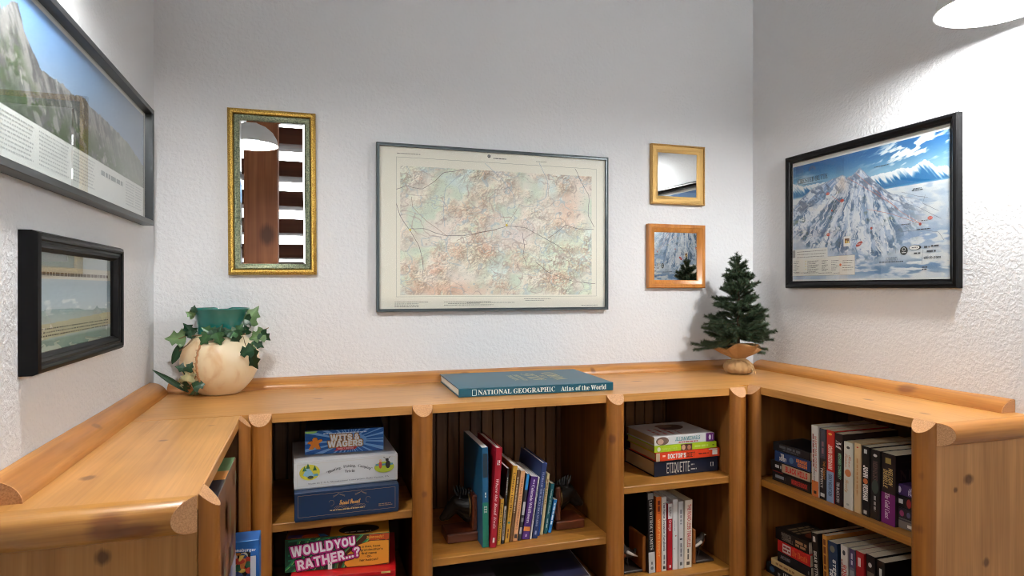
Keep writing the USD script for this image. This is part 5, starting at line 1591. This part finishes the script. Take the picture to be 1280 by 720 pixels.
def rays_front(w, h):
    L = []
    cx, cy = .56 * w, .50 * h
    fr_ = rect2d(.001, .001, w - .001, h - .001)
    rs = []
    R_ = random.Random(4)
    a = 0
    while a < 360:
        d = R_.uniform(2, 6)
        a0, a1 = math.radians(a), math.radians(a + d)
        rs.append(sg.Polygon([(cx, cy), (cx + .3 * math.cos(a0), cy + .3 * math.sin(a0)), (cx + .3 * math.cos(a1), cy + .3 * math.sin(a1))]))
        a += d + R_.uniform(5, 13)
    L.append((unary_union(rs).intersection(fr_), (70, 132, 206)))
    L.append((unary_union([sa.scale(q, .55, .55, origin=(cx, cy)) for q in rs]).intersection(fr_), (120, 176, 228)))
    L.append((sa.scale(sg.Point(cx, cy).buffer(1, 16), .22 * w, .34 * h), (110, 164, 222)))
    L.append((sg.Polygon([(.001, h - .001), (.16 * w, h - .001), (.14 * w, .93 * h), (.11 * w, .90 * h), (.001, .90 * h)]), (150, 206, 100)))
    m = np.array([(-.5, .05), (-.42, .16), (-.12, .22), (-.16, .38), (-.08, .50), (.08, .50), (.16, .38), (.12, .22), (.44, .34), (.5, .24), (.22, -.02), (.36, -.5), (.14, -.5), (-.02, -.26), (-.16, -.5), (-.40, -.5), (-.22, -.04)]) * [.175 * w, .46 * h] + [.125 * w, .46 * h]
    mp_ = sg.Polygon(m).buffer(.0016).buffer(-.0006)
    L.append((sa.translate(mp_, .0008, .0012), (110, 50, 20)))
    L.append((mp_, (238, 140, 40)))
    for s, y, hh, wd in (("WITS &", .66, .26, .37), ("WAGERS", .39, .26, .44)):
        L.append((text2d(s, (.50 if y > .5 else .505) * w, y * h, hh * h, "black", width=wd * w, grow=.0030), (116, 84, 62)))
    for s, y, hh, wd in (("WITS &", .66, .26, .37), ("WAGERS", .39, .26, .44)):
        L.append((text2d(s, (.50 if y > .5 else .505) * w, y * h, hh * h, "black", width=wd * w, grow=.0012), (206, 160, 110)))
    for s, y, hh, wd in (("WITS &", .66, .26, .37), ("WAGERS", .39, .26, .44)):
        L.append((text2d(s, (.50 if y > .5 else .505) * w, y * h, hh * h, "black", width=wd * w), (240, 240, 238)))
    L.append((sg.Polygon([(.36 * w, .10 * h), (.39 * w, .15 * h), (.39 * w, .24 * h), (.64 * w, .24 * h), (.66 * w, .22 * h), (.63 * w, .13 * h), (.40 * w, .11 * h)]), (196, 36, 48)))
    L.append((text2d("FAMILY EDITION", .51 * w, .185 * h, .0036, "bold", width=.20 * w), (240, 220, 220)))
    L.append((micro(.23 * w, .78 * w, .86 * h, .0026, 3, .03), (206, 224, 240)))
    return L


def rays_top(w, d):
    return [(rect2d(.002, .002, w - .002, d - .002), (18, 34, 64)), (micro(.18 * w, .36 * w, .05 * d, .0035, 5, .03), (220, 220, 220)), (micro(.55 * w, .97 * w, .05 * d, .003, 6, .03), (200, 206, 214)), (micro(.3 * w, .95 * w, .14 * d, .005, 7, .03), (52, 84, 130)), (sg.Polygon([(.004, .002), (.16 * w, .002), (.13 * w, .03 * d), (.004, .04 * d)]), (150, 206, 100)), (sa.scale(sg.Point(.5 * w, .55 * d).buffer(1, 16), .36 * w, .26 * d), (28, 52, 96))]


carton("party_game_box", "bright blue party game box with an orange figure, on top of the white box", (381, 569.0), (479.6, 562.6), zt2, .060, .195, (34, 96, 176), GG, (20, 40, 70), front=rays_front, top=rays_top, lid=1.0, rough=.25)

# lower left: a swirly box on a red one
ZLL = 0.432


def red_front(w, h):
    L = [(rect2d(.02 * w, h * .90, .98 * w, h * .93), (150, 16, 22)), (text2d("CRANIUM", .78 * w, .5 * h, .018, "bold", width=.3 * w), (240, 226, 210)), (rect2d(.86 * w, .955 * h, .95 * w, .995 * h), (220, 200, 120))]
    return L


carton("board_game_box", "bright red game box under the swirly game on the lower left shelf", (362, 785), (494.5, 772), ZLL, .1175, .25, (196, 22, 28), "game boxes on the lower left shelf", (150, 16, 22), front=red_front, lid=.92)
zz = ZLL + .1182


def swirl_front(w, h):
    fr_ = rect2d(.0008, .0008, w - .0008, h - .0008)
    L = [(fr_, (20, 62, 44)), (rect2d(.48 * w, .001, w - .001, h - .001), (70, 36, 20))]
    gs, os_ = [], []
    for k in range(15):
        q = np.linspace(0, 1, 40)
        x0 = -.08 + k * .085
        pts = np.column_stack([(x0 + .30 * q + .05 * np.sin(q * 5 + k * .4)) * w, (-.1 + 1.25 * q ** (1.0 + .05 * k)) * h])
        (gs if k < 9 else os_).append(line2d(pts, .0042 + .0016 * math.sin(k)))
    L.append((unary_union(gs).intersection(fr_), (36, 128, 78)))
    L.append((unary_union([sa.translate(g, .004, 0).buffer(-.0012) for g in gs]).intersection(fr_), (120, 186, 92)))
    L.append((unary_union(os_).intersection(fr_), (196, 82, 36)))
    L.append((unary_union([line2d([(.03 * w, y * h), (.16 * w, (y + .03) * h), (.30 * w, (y - .05) * h), (.52 * w, (y + .12) * h)], .004) for y in (.2, .36, .52, .95)]).intersection(fr_), (24, 110, 74)))
    L.append((rect2d(.80 * w, .80 * h, w - .001, h - .001), (190, 74, 34)))
    L.append((text2d("Zobmondo!!", .86 * w, .90 * h, .0065, "bold_italic", width=.17 * w), (240, 170, 60)))
    p = sg.Polygon([(.60 * w, .02 * h), (.57 * w, .14 * h), (.60 * w, .42 * h), (.70 * w, .66 * h), (.82 * w, .76 * h), (w - .001, .74 * h), (w - .001, .08 * h), (.80 * w, .04 * h)]).buffer(.003).intersection(fr_)
    L.append((p, (120, 56, 20)))
    L.append((p.buffer(-.0011), (234, 158, 52)))
    for k, s in enumerate(("as a man, have", "your grandmother's", "first name", "-OR-", "her haircut?")):
        L.append((text2d(s, (.80 if k != 1 else .79) * w, (.62 - .105 * k) * h, .0052, "bold", width={0: .22, 1: .29, 2: .15, 3: .06, 4: .18}[k] * w), (70, 40, 20)))
    T = [("WOULD", .255, .69, .31, .40, 6), ("YOU", .565, .80, .27, .20, 6), ("RATHER...?", .415, .35, .29, .60, 9)]
    for g_, c in ((.0046, (24, 10, 20)), (.0030, (190, 44, 128)), (0, (246, 240, 244))):
        for s, x_, y_, hh, wd, an in T:
            G_ = text2d(s, x_ * w, y_ * h, hh * h, "black", width=wd * w, angle=an, grow=g_)
            L.append((sa.translate(G_, -.0012, -.0008) if g_ else G_, c))
    L.append((rect2d(.405 * w, .01 * h, .445 * w, .24 * h), (236, 236, 230)))
    L.append((unary_union([sg.Point(.42 * w, .2 * h).buffer(.0014), sg.Point(.432 * w, .15 * h).buffer(.0012)]), (40, 40, 40)))
    return L


def swirl_top(w, d):
    fr_ = rect2d(.001, .001, w - .001, d - .001)
    return [(fr_, (120, 60, 26)), (rect2d(.42 * w, .001, w - .001, d - .001), (214, 150, 44)), (sa.scale(sg.Point(.70 * w, .16 * d).buffer(1, 20), .20 * w, .13 * d), (34, 26, 20)), (micro(.56 * w, .82 * w, .09 * d, .006, 3, .03), (214, 206, 190)),
            (rect2d(.02 * w, .03 * d, .16 * w, .12 * d), (76, 60, 130)), (sa.scale(sg.Point(.24 * w, .06 * d).buffer(1, 16), .09 * w, .05 * d), (210, 84, 40)), (micro(.06 * w, .30 * w, .02 * d, .004, 5, .03), (226, 150, 60)), (sg.Polygon([(.33 * w, .02 * d), (.41 * w, .02 * d), (.36 * w, .10 * d), (.30 * w, .10 * d)]), (64, 140, 200))]


carton("party_game_box", "green and orange swirly question game box with big white lettering", (356, 716.5), (486.7, 705), zz, .080, .235, (36, 104, 66), "game boxes on the lower left shelf", None, front=swirl_front, top=swirl_top, rough=.3)

# middle lower shelf: a flat picture puzzle box
ZM2 = 0.40


def puzzle_top(w, d):
    fr_ = rect2d(.002, .002, w - .002, d - .002)
    L = [(fr_, (60, 52, 60))]
    L.append((rect2d(.002, .002, .45 * w, .55 * d), (96, 88, 100)))
    L.append((sg.Polygon([(.45 * w, .002), (w - .002, .002), (w - .002, .24 * d), (.62 * w, .34 * d), (.50 * w, .18 * d)]), (206, 202, 204)))
    L.append((sg.Polygon([(.42 * w, .22 * d), (.72 * w, .22 * d), (.70 * w, .75 * d), (.40 * w, .75 * d)]), (30, 34, 26)))
    L.append((sg.Polygon([(.70 * w, .25 * d), (.98 * w, .30 * d), (.96 * w, .72 * d), (.74 * w, .74 * d)]), (44, 44, 70)))
    L.append((sa.rotate(sa.scale(sg.Point(.80 * w, .20 * d).buffer(1, 12), .05 * w, .02 * d), -15), (170, 30, 44)))
    L.append((rect2d(.91 * w, .05 * d, .95 * w, .10 * d), (44, 110, 150)))
    L.append((micro(.10 * w, .34 * w, .16 * d, .008, 4, .03), (70, 64, 74)))
    L.append((line2d([(.50 * w, .08 * d), (.56 * w, .14 * d), (.62 * w, .12 * d)], .005), (40, 36, 40)))
    return L


pa, pb = on_z(548, 742, ZM2 + .058), on_z(748, 722, ZM2 + .058)
carton("puzzle_box", "flat dark and white picture puzzle box below the leaning books", (545, 784), (748, 760), ZM2, .058, .255, (196, 192, 194), None, (150, 146, 148), top=puzzle_top, lid=.9, cat="puzzle box")

# left unit: an upright game and a jigsaw box
zs = .55


def upright_box(name, label, x0, x1, y0, y1, z0, z1, rgb, prints, cat="board game box"):
    t = thing(name, label, cat, ((x0 + x1) / 2, (y0 + y1) / 2, z0), 0)
    cx, cy = (x0 + x1) / 2, (y0 + y1) / 2
    part(t, "box", box(x0 - cx, x1 - cx, y0 - cy, y1 - cy, 0, z1 - z0, .0012), cover_mat(rgb), False)
    for nm, L, M in prints(x1 - x0, y1 - y0, z1 - z0):
        put_print(t, nm, L, M)
    return t


def tall_prints(w, d, h):
    R_ = random.Random(8)
    top = [(rect2d(.001, 0.001, w - .001, d * .40), (40, 40, 50)), (rect2d(.001, d * .40, w - .001, d * .62), (206, 134, 60)), (rect2d(.001, d * .62, w - .001, d - .001), (92, 128, 84))]
    face = [(rect2d(.001, h * .45, d - .001, h - .001), (128, 84, 48)), (rect2d(.001, .001, d - .001, h * .45), (176, 176, 190))]
    for k in range(26):
        y_, z_ = R_.uniform(.02, d - .02), R_.uniform(.02, h * .44)
        face.append((sa.rotate(sa.scale(sg.Point(y_, z_).buffer(1, 6), R_.uniform(.006, .018), R_.uniform(.008, .03)), R_.uniform(0, 180)), R_.choice([(206, 160, 170), (110, 130, 170), (226, 222, 226), (150, 110, 120), (90, 100, 130)])))
    for k in range(8):
        y_, z_ = R_.uniform(.02, d - .02), R_.uniform(h * .5, h - .03)
        face.append((sa.scale(sg.Point(y_, z_).buffer(1, 6), R_.uniform(.006, .02), R_.uniform(.01, .03)), R_.choice([(150, 100, 56), (100, 64, 36), (110, 110, 70)])))
    return [("top_print", top, frame3((-w / 2, -d / 2, h), X, Y, Z)), ("front_print", face, frame3((w / 2, -d / 2, 0), Y, Z, X))]


upright_box("board_game_box", "tall game box on edge in the left unit, its top dark, orange and green", -.190, -.146, 1.150, 1.415, zs + .0005, .903, (70, 64, 60), tall_prints)


def jig_prints(w, d, h):
    R_ = random.Random(5)
    L = [(rect2d(.001, .001, w - .001, h - .001), (40, 104, 176)), (rect2d(.004, .002, w * .93, h * .86), (34, 30, 30))]
    fr_ = rect2d(.004, .002, w * .93, h * .86)
    for k in range(150):
        y_, z_ = R_.uniform(w * .6, w * .93), R_.uniform(.004, h * .85)
        L.append((sa.rotate(sa.scale(sg.Point(y_, z_).buffer(1, 5), R_.uniform(.004, .014), R_.uniform(.003, .008)), R_.uniform(0, 180)).intersection(fr_), R_.choice([(196, 60, 40), (226, 190, 90), (60, 110, 80), (220, 210, 190), (210, 120, 50), (60, 80, 130)])))
    L.append((rect2d(w * .935, .002, w * .98, h * .84), (206, 208, 214)))
    L.append((text2d("Ravensburger", w * .86, h * .93, .0065, "bold", width=w * .24, angle=-4), (236, 238, 240)))
    return [("front_print", L, frame3((-w / 2, -d / 2, 0), X, Z, -Y))]


upright_box("jigsaw_box", "blue edged jigsaw puzzle box with a colourful picture in the left unit", -.345, -.104, 1.455, 1.512, zs + .0005, .714, (40, 104, 176), jig_prints, cat="puzzle box")

# ------------------------------------------------------------------ vase with ivy
vc = on_z(271, 497, CT)
VX, VY = vc[0], vc[1] + 0.075
k_ = (VY * CY + VX * SY) / FPX             # metres per pixel at the vase's middle


def zpix(v):
    return EYE + (360 - v) * k_ - CT


CREAM = usdkit.material(stage, LK + "vase_cream", {
    "g": ("geometry", {}), "m": ("mapping", {"scale": (14, 14, 9)}), "n": ("noise_texture", {"scale": 1.0, "detail": 4.0, "distortion": 0.8}), "r": ("rgb_ramp", {"ramp": [(.30, lin(214, 178, 132)), (.45, lin(232, 212, 174)), (.66, lin(238, 222, 190))]}),
    "p": ("principled_bsdf", {"roughness": .42, "coat_weight": .25, "coat_roughness": .3})}, [("g.position", "m.vector"), ("m.vector", "n.vector"), ("n.fac", "r.fac"), ("r.color", "p.base_color")], surface="p.BSDF")
TEAL = plain("teal_glaze", (18, 106, 98), .18, 0, .6, .5)
LACE = plain("leather_lace", (176, 128, 86), .6)
t = thing("vase", "round cream vase with a flared teal neck and laced seam, ivy round its shoulders", "vase", (VX, VY, CT + .0004))
rb, rn, rr = .104, .058, .0765
prof = [(0, 0), (.047, 0), (.053, .003), (.068, .016), (.086, .038), (.098, .064), (rb, .090), (.1025, .112), (.095, .134), (.080, .152), (.066, .164), (.061, .170), (.055, .170), (.055, .166), (.060, .161), (.0, .150)]
part(t, "body", lathe(prof, 72), CREAM, 50)
prof = [(.0605, .1665), (.0585, .180), (.060, .196), (.065, .214), (.0715, .230), (.0765, .238), (.0775, .2405), (.0765, .243), (.0745, .2425), (.070, .236), (.063, .216), (.057, .196), (.0555, .180), (.0575, .1665), (.0605, .1665)]
part(t, "neck", lathe(prof, 72), TEAL, 50)
# the laced seam down the front left
pr_ = np.array([(.047, 0), (.068, .016), (.086, .038), (.098, .064), (rb, .090), (.1025, .112), (.095, .134), (.080, .152), (.066, .166)])
ang = math.radians(-117)
zs_ = np.linspace(.030, .166, 24)
rad = np.interp(zs_, pr_[:, 1], pr_[:, 0])
ln = np.column_stack([(rad + .002) * math.cos(ang), (rad + .002) * math.sin(ang), zs_])
part(t, "lace", tube(ln + np.array([[.0012 * math.sin(i * 2.2), 0, 0] for i in range(24)]), .0028, 8), LACE)
for i in range(2, 20, 3):
    r_, z_ = rad[i] + .0015, zs_[i]
    part(t, "stitch", tube([(r_ * math.cos(ang + q), r_ * math.sin(ang + q), z_ + .001) for q in (-.075, -.03, .02)], .0011, 6), LACE)

IVY = []
for nm, c in (("deep", (30, 66, 40)), ("mid", (52, 92, 50)), ("light", (104, 134, 88)), ("pale", (176, 176, 134))):
    IVY.append(usdkit.material(stage, LK + "ivy_" + nm, {
        "a": ("attribute", {"attribute": "ink"}), "m": ("mix_color", {"blend_type": "multiply", "fac": 1.0, "b": lin(c)}), "p": ("principled_bsdf", {"roughness": .38, "specular_ior_level": .5}),
        "t": ("translucent_bsdf", {"color": tuple(np.array(lin(c)) * .8)}), "x": ("mix_closure", {"fac": .12})},
        [("a.color", "m.a"), ("m.result", "p.base_color"), ("p.BSDF", "x.closure1"), ("t.BSDF", "x.closure2")], surface="x.closure"))
HALF = [(0.0, 0.06), (.16, .0), (.36, .04), (.50, .22), (.30, .36), (.27, .44), (.40, .58), (.26, .66), (.14, .74), (.06, .90), (0, 1.0)]
THIN = [(0.0, 0.0), (.02, .02), (.05, .14), (.065, .32), (.07, .5), (.055, .68), (.03, .85), (.01, .96), (0, 1.0)]
LONG = [(0.0, 0.0), (.07, .02), (.13, .14), (.17, .32), (.18, .5), (.15, .68), (.09, .85), (.03, .96), (0, 1.0)]


def leaf_mesh(size, half, fold, curl, seed):
    """An ivy leaf with a raised fold, tip along +y, stalk at the origin, facing +z. Two skins, half a millimetre apart."""
    r = random.Random(seed)
    V, C, F = [], [], []
    n = len(half)
    for layer in (0, 1):
        o = len(V)
        for x, y in half:
            V.append((0, y, 0)); C.append((1.55, 1.5, 1.5))
        for s in (-1, 1):
            for x, y in half:
                V.append((s * x * .55, y, 0)); C.append((1, 1, 1))
            for x, y in half:
                V.append((s * x, y, 0)); C.append((.92, .94, .92))
        for k, s in enumerate((-1, 1)):
            A, B = o + n + k * 2 * n, o + 2 * n + k * 2 * n
            for (p, q) in ((o, A), (A, B)):
                for i in range(n - 1):
                    f = [(p + i, q + i, q + i + 1), (p + i, q + i + 1, p + i + 1)]
                    if (s > 0) == (layer == 1):
                        f = [g[::-1] for g in f]
                    F += f
    V = np.array(V, float)
    half_n = len(V) // 2
    V[:, 2] = np.abs(V[:, 0]) * fold - curl * (V[:, 1] - .25) ** 2 + .06 * np.sin(V[:, 0] * 9 + r.uniform(0, 6)) * np.abs(V[:, 0])
    V *= size
    V[half_n:, 2] -= .0005
    m = trimesh.Trimesh(V, F, process=False)
    return V, np.array(F), np.array(C)


tiv = thing("ivy_garland", "artificial ivy garland draped round the neck of the cream vase", "ivy", (VX, VY, CT + .0004))


def ivy_at(px, py, ysurf):
    u, v = 190 + px / 4.8, 370 + py / 4.8
    return on_y(u, v, ysurf) - [VX, VY, CT + .0004]


def ysurf(px, py, out=.013):
    """Just in front of the vase where the place lies on it, beside it otherwise."""
    p = ivy_at(px, py, VY - .06)
    z = p[2]
    r = np.interp(z, [0, .016, .038, .064, .09, .112, .134, .152, .166, .18, .24], [.05, .068, .086, .098, rb, .1025, .095, .082, .068, .062, .078])
    q = r * r - p[0] ** 2
    return VY - (math.sqrt(q) if q > 0 else 0.0) - out if q > 0 else VY - .02


LR = random.Random(12)
for i, (px, py, size, deg, tone, kind, tilt) in enumerate([
    (315, 262, 74, 232, 1, 0, .2), (402, 262, 74, 285, 1, 0, .15), (335, 208, 74, 150, 1, 0, .1), (410, 205, 66, 80, 0, 0, .1), (470, 228, 70, 200, 1, 0, .2), (505, 250, 78, 290, 0, 0, .2), (525, 196, 66, 60, 1, 0, .1), (375, 232, 60, 300, 0, 0, .1), (440, 212, 60, 20, 0, 0, .1),
    (215, 196, 74, 120, 0, 0, .2), (240, 238, 60, 280, 0, 0, .1), (138, 256, 104, 176, 2, 0, .1), (150, 345, 120, 248, 0, 1, .3), (604, 112, 112, 62, 2, 0, .2), (596, 152, 74, 340, 0, 0, .2), (562, 200, 60, 100, 0, 0, .1),
    (628, 244, 92, 200, 2, 0, .2), (680, 244, 72, 320, 0, 0, .2), (640, 292, 66, 330, 0, 0, .1), (558, 338, 84, 190, 0, 0, .1), (604, 386, 112, 292, 0, 0, .15), (590, 318, 80, 80, 1, 0, .1),
    (182, 432, 74, 160, 0, 0, .2), (228, 424, 56, 70, 0, 0, .1), (288, 530, 72, 20, 0, 0, .2), (110, 508, 215, 143, 0, 2, .5), (182, 522, 70, 200, 3, 0, .2), (208, 545, 56, 250, 0, 0, .2), (248, 612, 118, 248, 2, 1, .1), (212, 640, 74, 262, 0, 1, .3), (252, 76, 40, 80, 0, 0, .3), (228, 108, 50, 150, 2, 0, .3), (228, 470, 76, 70, 3, 0, .2)]):
    ys = ysurf(px, py)
    c = ivy_at(px, py, ys)
    sz = size / 4.8 * k_ * 1.12
    a = math.radians(deg)
    tip = np.array([math.cos(a), 0, math.sin(a)]) + np.array([0, LR.uniform(-.35, .1) * tilt * 2, 0])
    tip /= np.linalg.norm(tip)
    nrm_ = np.array([LR.uniform(-.35, .35), -1, .35 + LR.uniform(-.3, .3)])
    nrm_ -= tip * nrm_.dot(tip)
    nrm_ /= np.linalg.norm(nrm_)
    sd = np.cross(tip, nrm_)
    V, F, C = leaf_mesh(sz, (HALF, LONG, THIN)[kind], LR.uniform(.15, .45), LR.uniform(.1, .45), i)
    M = frame3(c - tip * sz * .5, sd, tip, nrm_)
    V = V @ M[:3, :3].T + M[:3, 3]
    V[:, 2] = np.maximum(V[:, 2], .0015)
    colored(tiv, "leaf", V, F, C, IVY[tone])
STEM = plain("ivy_stem", (124, 96, 66), .7)
ring_ = [(.070 * math.cos(a), .070 * math.sin(a), .172 + .004 * math.sin(3 * a)) for a in np.linspace(0, 2 * math.pi, 40)]
part(tiv, "vine", tube(ring_, .0019, 8), STEM)
for pts in ([(250, 240), (200, 240), (160, 258)], [(250, 250), (215, 290), (165, 330)], [(560, 200), (590, 190), (600, 140)], [(570, 215), (640, 220), (700, 190)], [(545, 240), (560, 290), (590, 340)], [(265, 470), (250, 520), (215, 545), (170, 520)], [(250, 520), (268, 560), (250, 600)], [(232, 430), (255, 470)]):
    P = np.array([ivy_at(a, b, ysurf(a, b, .004)) for a, b in pts])
    k = np.linspace(0, len(P) - 1, 12)
    part(tiv, "vine", tube(np.column_stack([np.interp(k, range(len(P)), P[:, j]) for j in range(3)]), .0012, 6), STEM)

# ------------------------------------------------------------------ little tree in burlap
tc = on_z(931, 468.5, CT)
TX, TY = tc[0], tc[1] + .035
k_ = (TY * CY + TX * SY) / FPX
HT = EYE + (360 - 314) * k_ - CT
BURLAP = usdkit.material(stage, LK + "burlap", {
    "g": ("geometry", {}), "w": ("wave_texture", {"wave_type": "bands", "bands_direction": "z", "scale": 240.0, "distortion": 1.0}), "w2": ("wave_texture", {"wave_type": "bands", "bands_direction": "diagonal", "scale": 200.0, "distortion": 1.0}),
    "m": ("mix_color", {"blend_type": "multiply", "fac": 1.0}), "r": ("rgb_ramp", {"ramp": [(.1, lin(164, 126, 82)), (.6, lin(208, 170, 120))]}), "bp": ("bump", {"strength": .5, "distance": .001}), "p": ("principled_bsdf", {"roughness": .9})},
    [("g.position", "w.vector"), ("g.position", "w2.vector"), ("w.color", "m.a"), ("w2.color", "m.b"), ("m.result", "r.fac"), ("r.color", "p.base_color"), ("w.fac", "bp.height"), ("bp.normal", "p.normal")], surface="p.BSDF")
TWINE = plain("twine", (206, 176, 126), .8)
NEEDLE = usdkit.material(stage, LK + "needles", {
    "a": ("attribute", {"attribute": "ink"}), "p": ("principled_bsdf", {"roughness": .55}), "t": ("translucent_bsdf", {"color": lin(60, 90, 50)}), "x": ("mix_closure", {"fac": .1})},
    [("a.color", "p.base_color"), ("p.BSDF", "x.closure1"), ("t.BSDF", "x.closure2")], surface="x.closure")
BARK = plain("tree_trunk_wrap", (74, 58, 40), .8)
t = thing("tabletop_tree", "small dark green artificial fir with its foot wrapped in burlap, in the right corner", "tree", (TX, TY, CT + .0004))
part(t, "trunk", tube([(0, 0, .03), (0, 0, .2), (.003, 0, HT - .02)], [.006, .005, .002], 8), BARK)
nb, na = 22, 64
V, F = [], []
bp_ = [(.030, .0), (.044, .006), (.050, .020), (.047, .034), (.034, .045), (.021, .050), (.020, .053), (.030, .060), (.050, .072), (.070, .088), (.079, .099)]
for i, (r_, z_) in enumerate(bp_):
    for j in range(na):
        a = 2 * math.pi * j / na
        fl = max(0, (z_ - .053) / .046)
        pl = .0022 * math.sin(a * 11 + i * .6) * (1 + fl * 1.5) + fl * .016 * math.sin(a * 3 + 1) + .0016 * math.sin(a * 23)
        V.append(((r_ + pl) * math.cos(a), (r_ + pl) * math.sin(a), z_ + fl * .010 * math.sin(a * 2 - 1.2) + fl * .006 * math.sin(a * 5)))
for i in range(len(bp_) - 1):
    for j in range(na):
        k = (j + 1) % na
        F += [(i * na + j, i * na + k, (i + 1) * na + k), (i * na + j, (i + 1) * na + k, (i + 1) * na + j)]
V = np.array(V)
inner = V[5 * na:] * [.96, .96, 1] + [0, 0, .0012]
o = len(V)
V = np.vstack([V, inner])
rows_ = len(bp_) - 5
for i in range(rows_ - 1):
    for j in range(na):
        k = (j + 1) % na
        F += [(o + i * na + j, o + (i + 1) * na + k, o + i * na + k), (o + i * na + j, o + (i + 1) * na + j, o + (i + 1) * na + k)]
last = (len(bp_) - 1) * na
for j in range(na):
    k = (j + 1) % na
    F += [(last + j, last + k, o + (rows_ - 1) * na + k), (last + j, o + (rows_ - 1) * na + k, o + (rows_ - 1) * na + j)]
c0 = len(V)
V = np.vstack([V, [[0, 0, 0]]])
F += [(c0, (j + 1) % na, j) for j in range(na)]
part(t, "burlap_wrap", trimesh.Trimesh(V, F, process=False), BURLAP, True)
tw = [((.0235) * math.cos(a), .0235 * math.sin(a), .0505 + .0008 * math.sin(a * 3) + .0012 * a / 6) for a in np.linspace(0, 4 * math.pi, 60)]
part(t, "twine", tube(tw, .0014, 6), TWINE)
for x1, z1 in ((.018, .004), (.030, .003)):
    q = np.linspace(0, 1, 14)
    P = np.column_stack([-.004 + (x1 + .004) * q + .010 * np.sin(q * 3), -.026 - .026 * np.sin(q * 1.5), .050 + (z1 - .050) * q ** 1.3])
    part(t, "twine", tube(P, .0013, 6), TWINE)

TR = np.random.default_rng(5)


def branch(p0, d, L, tips=2):
    """A wired twig bristling with needles: vertices, faces, colours."""
    d = d / np.linalg.norm(d)
    segs = [(p0, d, L)]
    up = np.array([0, 0, 1.0])
    sd = np.cross(d, up)
    sd /= np.linalg.norm(sd) + 1e-9
    if L > .05:
        for s in (-1, 1):
            e = d + s * sd * .75 + up * .1
            segs.append((p0 + d * L * .42, e / np.linalg.norm(e), L * .42))
    V, F, C = [], [], []
    for q0, dd, LL in segs:
        n = int(LL * 3700) + 26
        k = TR.uniform(.03, 1, n) ** .9
        base = q0 + dd * (k * LL)[:, None] + up * (-.10 * LL * np.sin(k * 2.0))[:, None]
        A = np.cross(dd, [.3, .2, 1.0])
        A /= np.linalg.norm(A)
        B = np.cross(dd, A)
        th = TR.uniform(0, 2 * np.pi, n)
        rad = np.cos(th)[:, None] * A + np.sin(th)[:, None] * B
        nd = rad * TR.uniform(.6, 1.0, n)[:, None] + dd * TR.uniform(.35, .9, n)[:, None]
        nd /= np.linalg.norm(nd, axis=1, keepdims=True)
        ln_ = TR.uniform(.009, .0145, n)
        tw_ = np.cross(nd, dd)
        tw_ /= np.linalg.norm(tw_, axis=1, keepdims=True) + 1e-9
        ot = np.cross(nd, tw_)
        w_ = .00075
        o = sum(len(v) for v in V)
        vv = np.stack([base + tw_ * w_, base - tw_ * w_ * .5 + ot * w_ * .87, base - tw_ * w_ * .5 - ot * w_ * .87, base + nd * ln_[:, None]], 1).reshape(-1, 3)
        i = np.arange(n) * 4 + o
        V.append(vv)
        F.append(np.vstack([np.column_stack([i, i + 1, i + 3]), np.column_stack([i + 1, i + 2, i + 3]), np.column_stack([i + 2, i, i + 3])]))
        g = np.array([lin(c) for c in ((36, 58, 40), (60, 84, 56), (98, 116, 84), (70, 64, 44))])[TR.choice(4, n, p=[.42, .36, .14, .08])]
        C.append(np.repeat(g, 4, 0))
        tb = tube([q0 - dd * .002, q0 + dd * LL * .5 - up * .05 * LL, q0 + dd * LL - up * .09 * LL], [.0016, .0013, .0008], 5)
        o = sum(len(v) for v in V)
        V.append(np.array(tb.vertices))
        F.append(np.array(tb.faces) + o)
        C.append(np.tile(lin(70, 58, 38), (len(tb.vertices), 1)))
    return np.vstack(V), np.vstack(F), np.vstack(C)


z0, z1 = .100, HT - .050
nb_ = 104
for i in range(nb_):
    f = ((i + .5) / nb_) ** 1.25
    z_ = z0 + (z1 - z0) * f + TR.uniform(-.008, .008)
    a = i * 2.39996 + TR.uniform(-.35, .35)
    L_ = (.112 * (1 - f) ** .85 + .030) * TR.uniform(.72, 1.14)
    el = -.12 + .75 * f + TR.uniform(-.22, .50)
    if f < .10 and math.sin(a) < .25:
        z_, el = z_ + .028, max(el, .0)
    d = np.array([math.cos(a), math.sin(a), el])
    if TY + L_ * math.sin(a) > WB - .014:
        L_ = max(.03, (WB - .016 - TY) / math.sin(a))
    v, fc, cc = branch(np.array([0, 0, z_]), d, L_)
    v[:, 1] = np.minimum(v[:, 1], WB - .004 - TY)
    colored(t, "branch", v, fc, cc, NEEDLE)
for d, z_, L_ in ((np.array([-.10, 0, 1]), HT - .075, .075), (np.array([.5, .1, 1]), HT - .085, .055), (np.array([-.5, -.2, .9]), HT - .09, .05), (np.array([.1, -.6, .8]), HT - .10, .05)):
    v, fc, cc = branch(np.array([0, 0, z_]), d, L_)
    colored(t, "branch", v, fc, cc, NEEDLE)
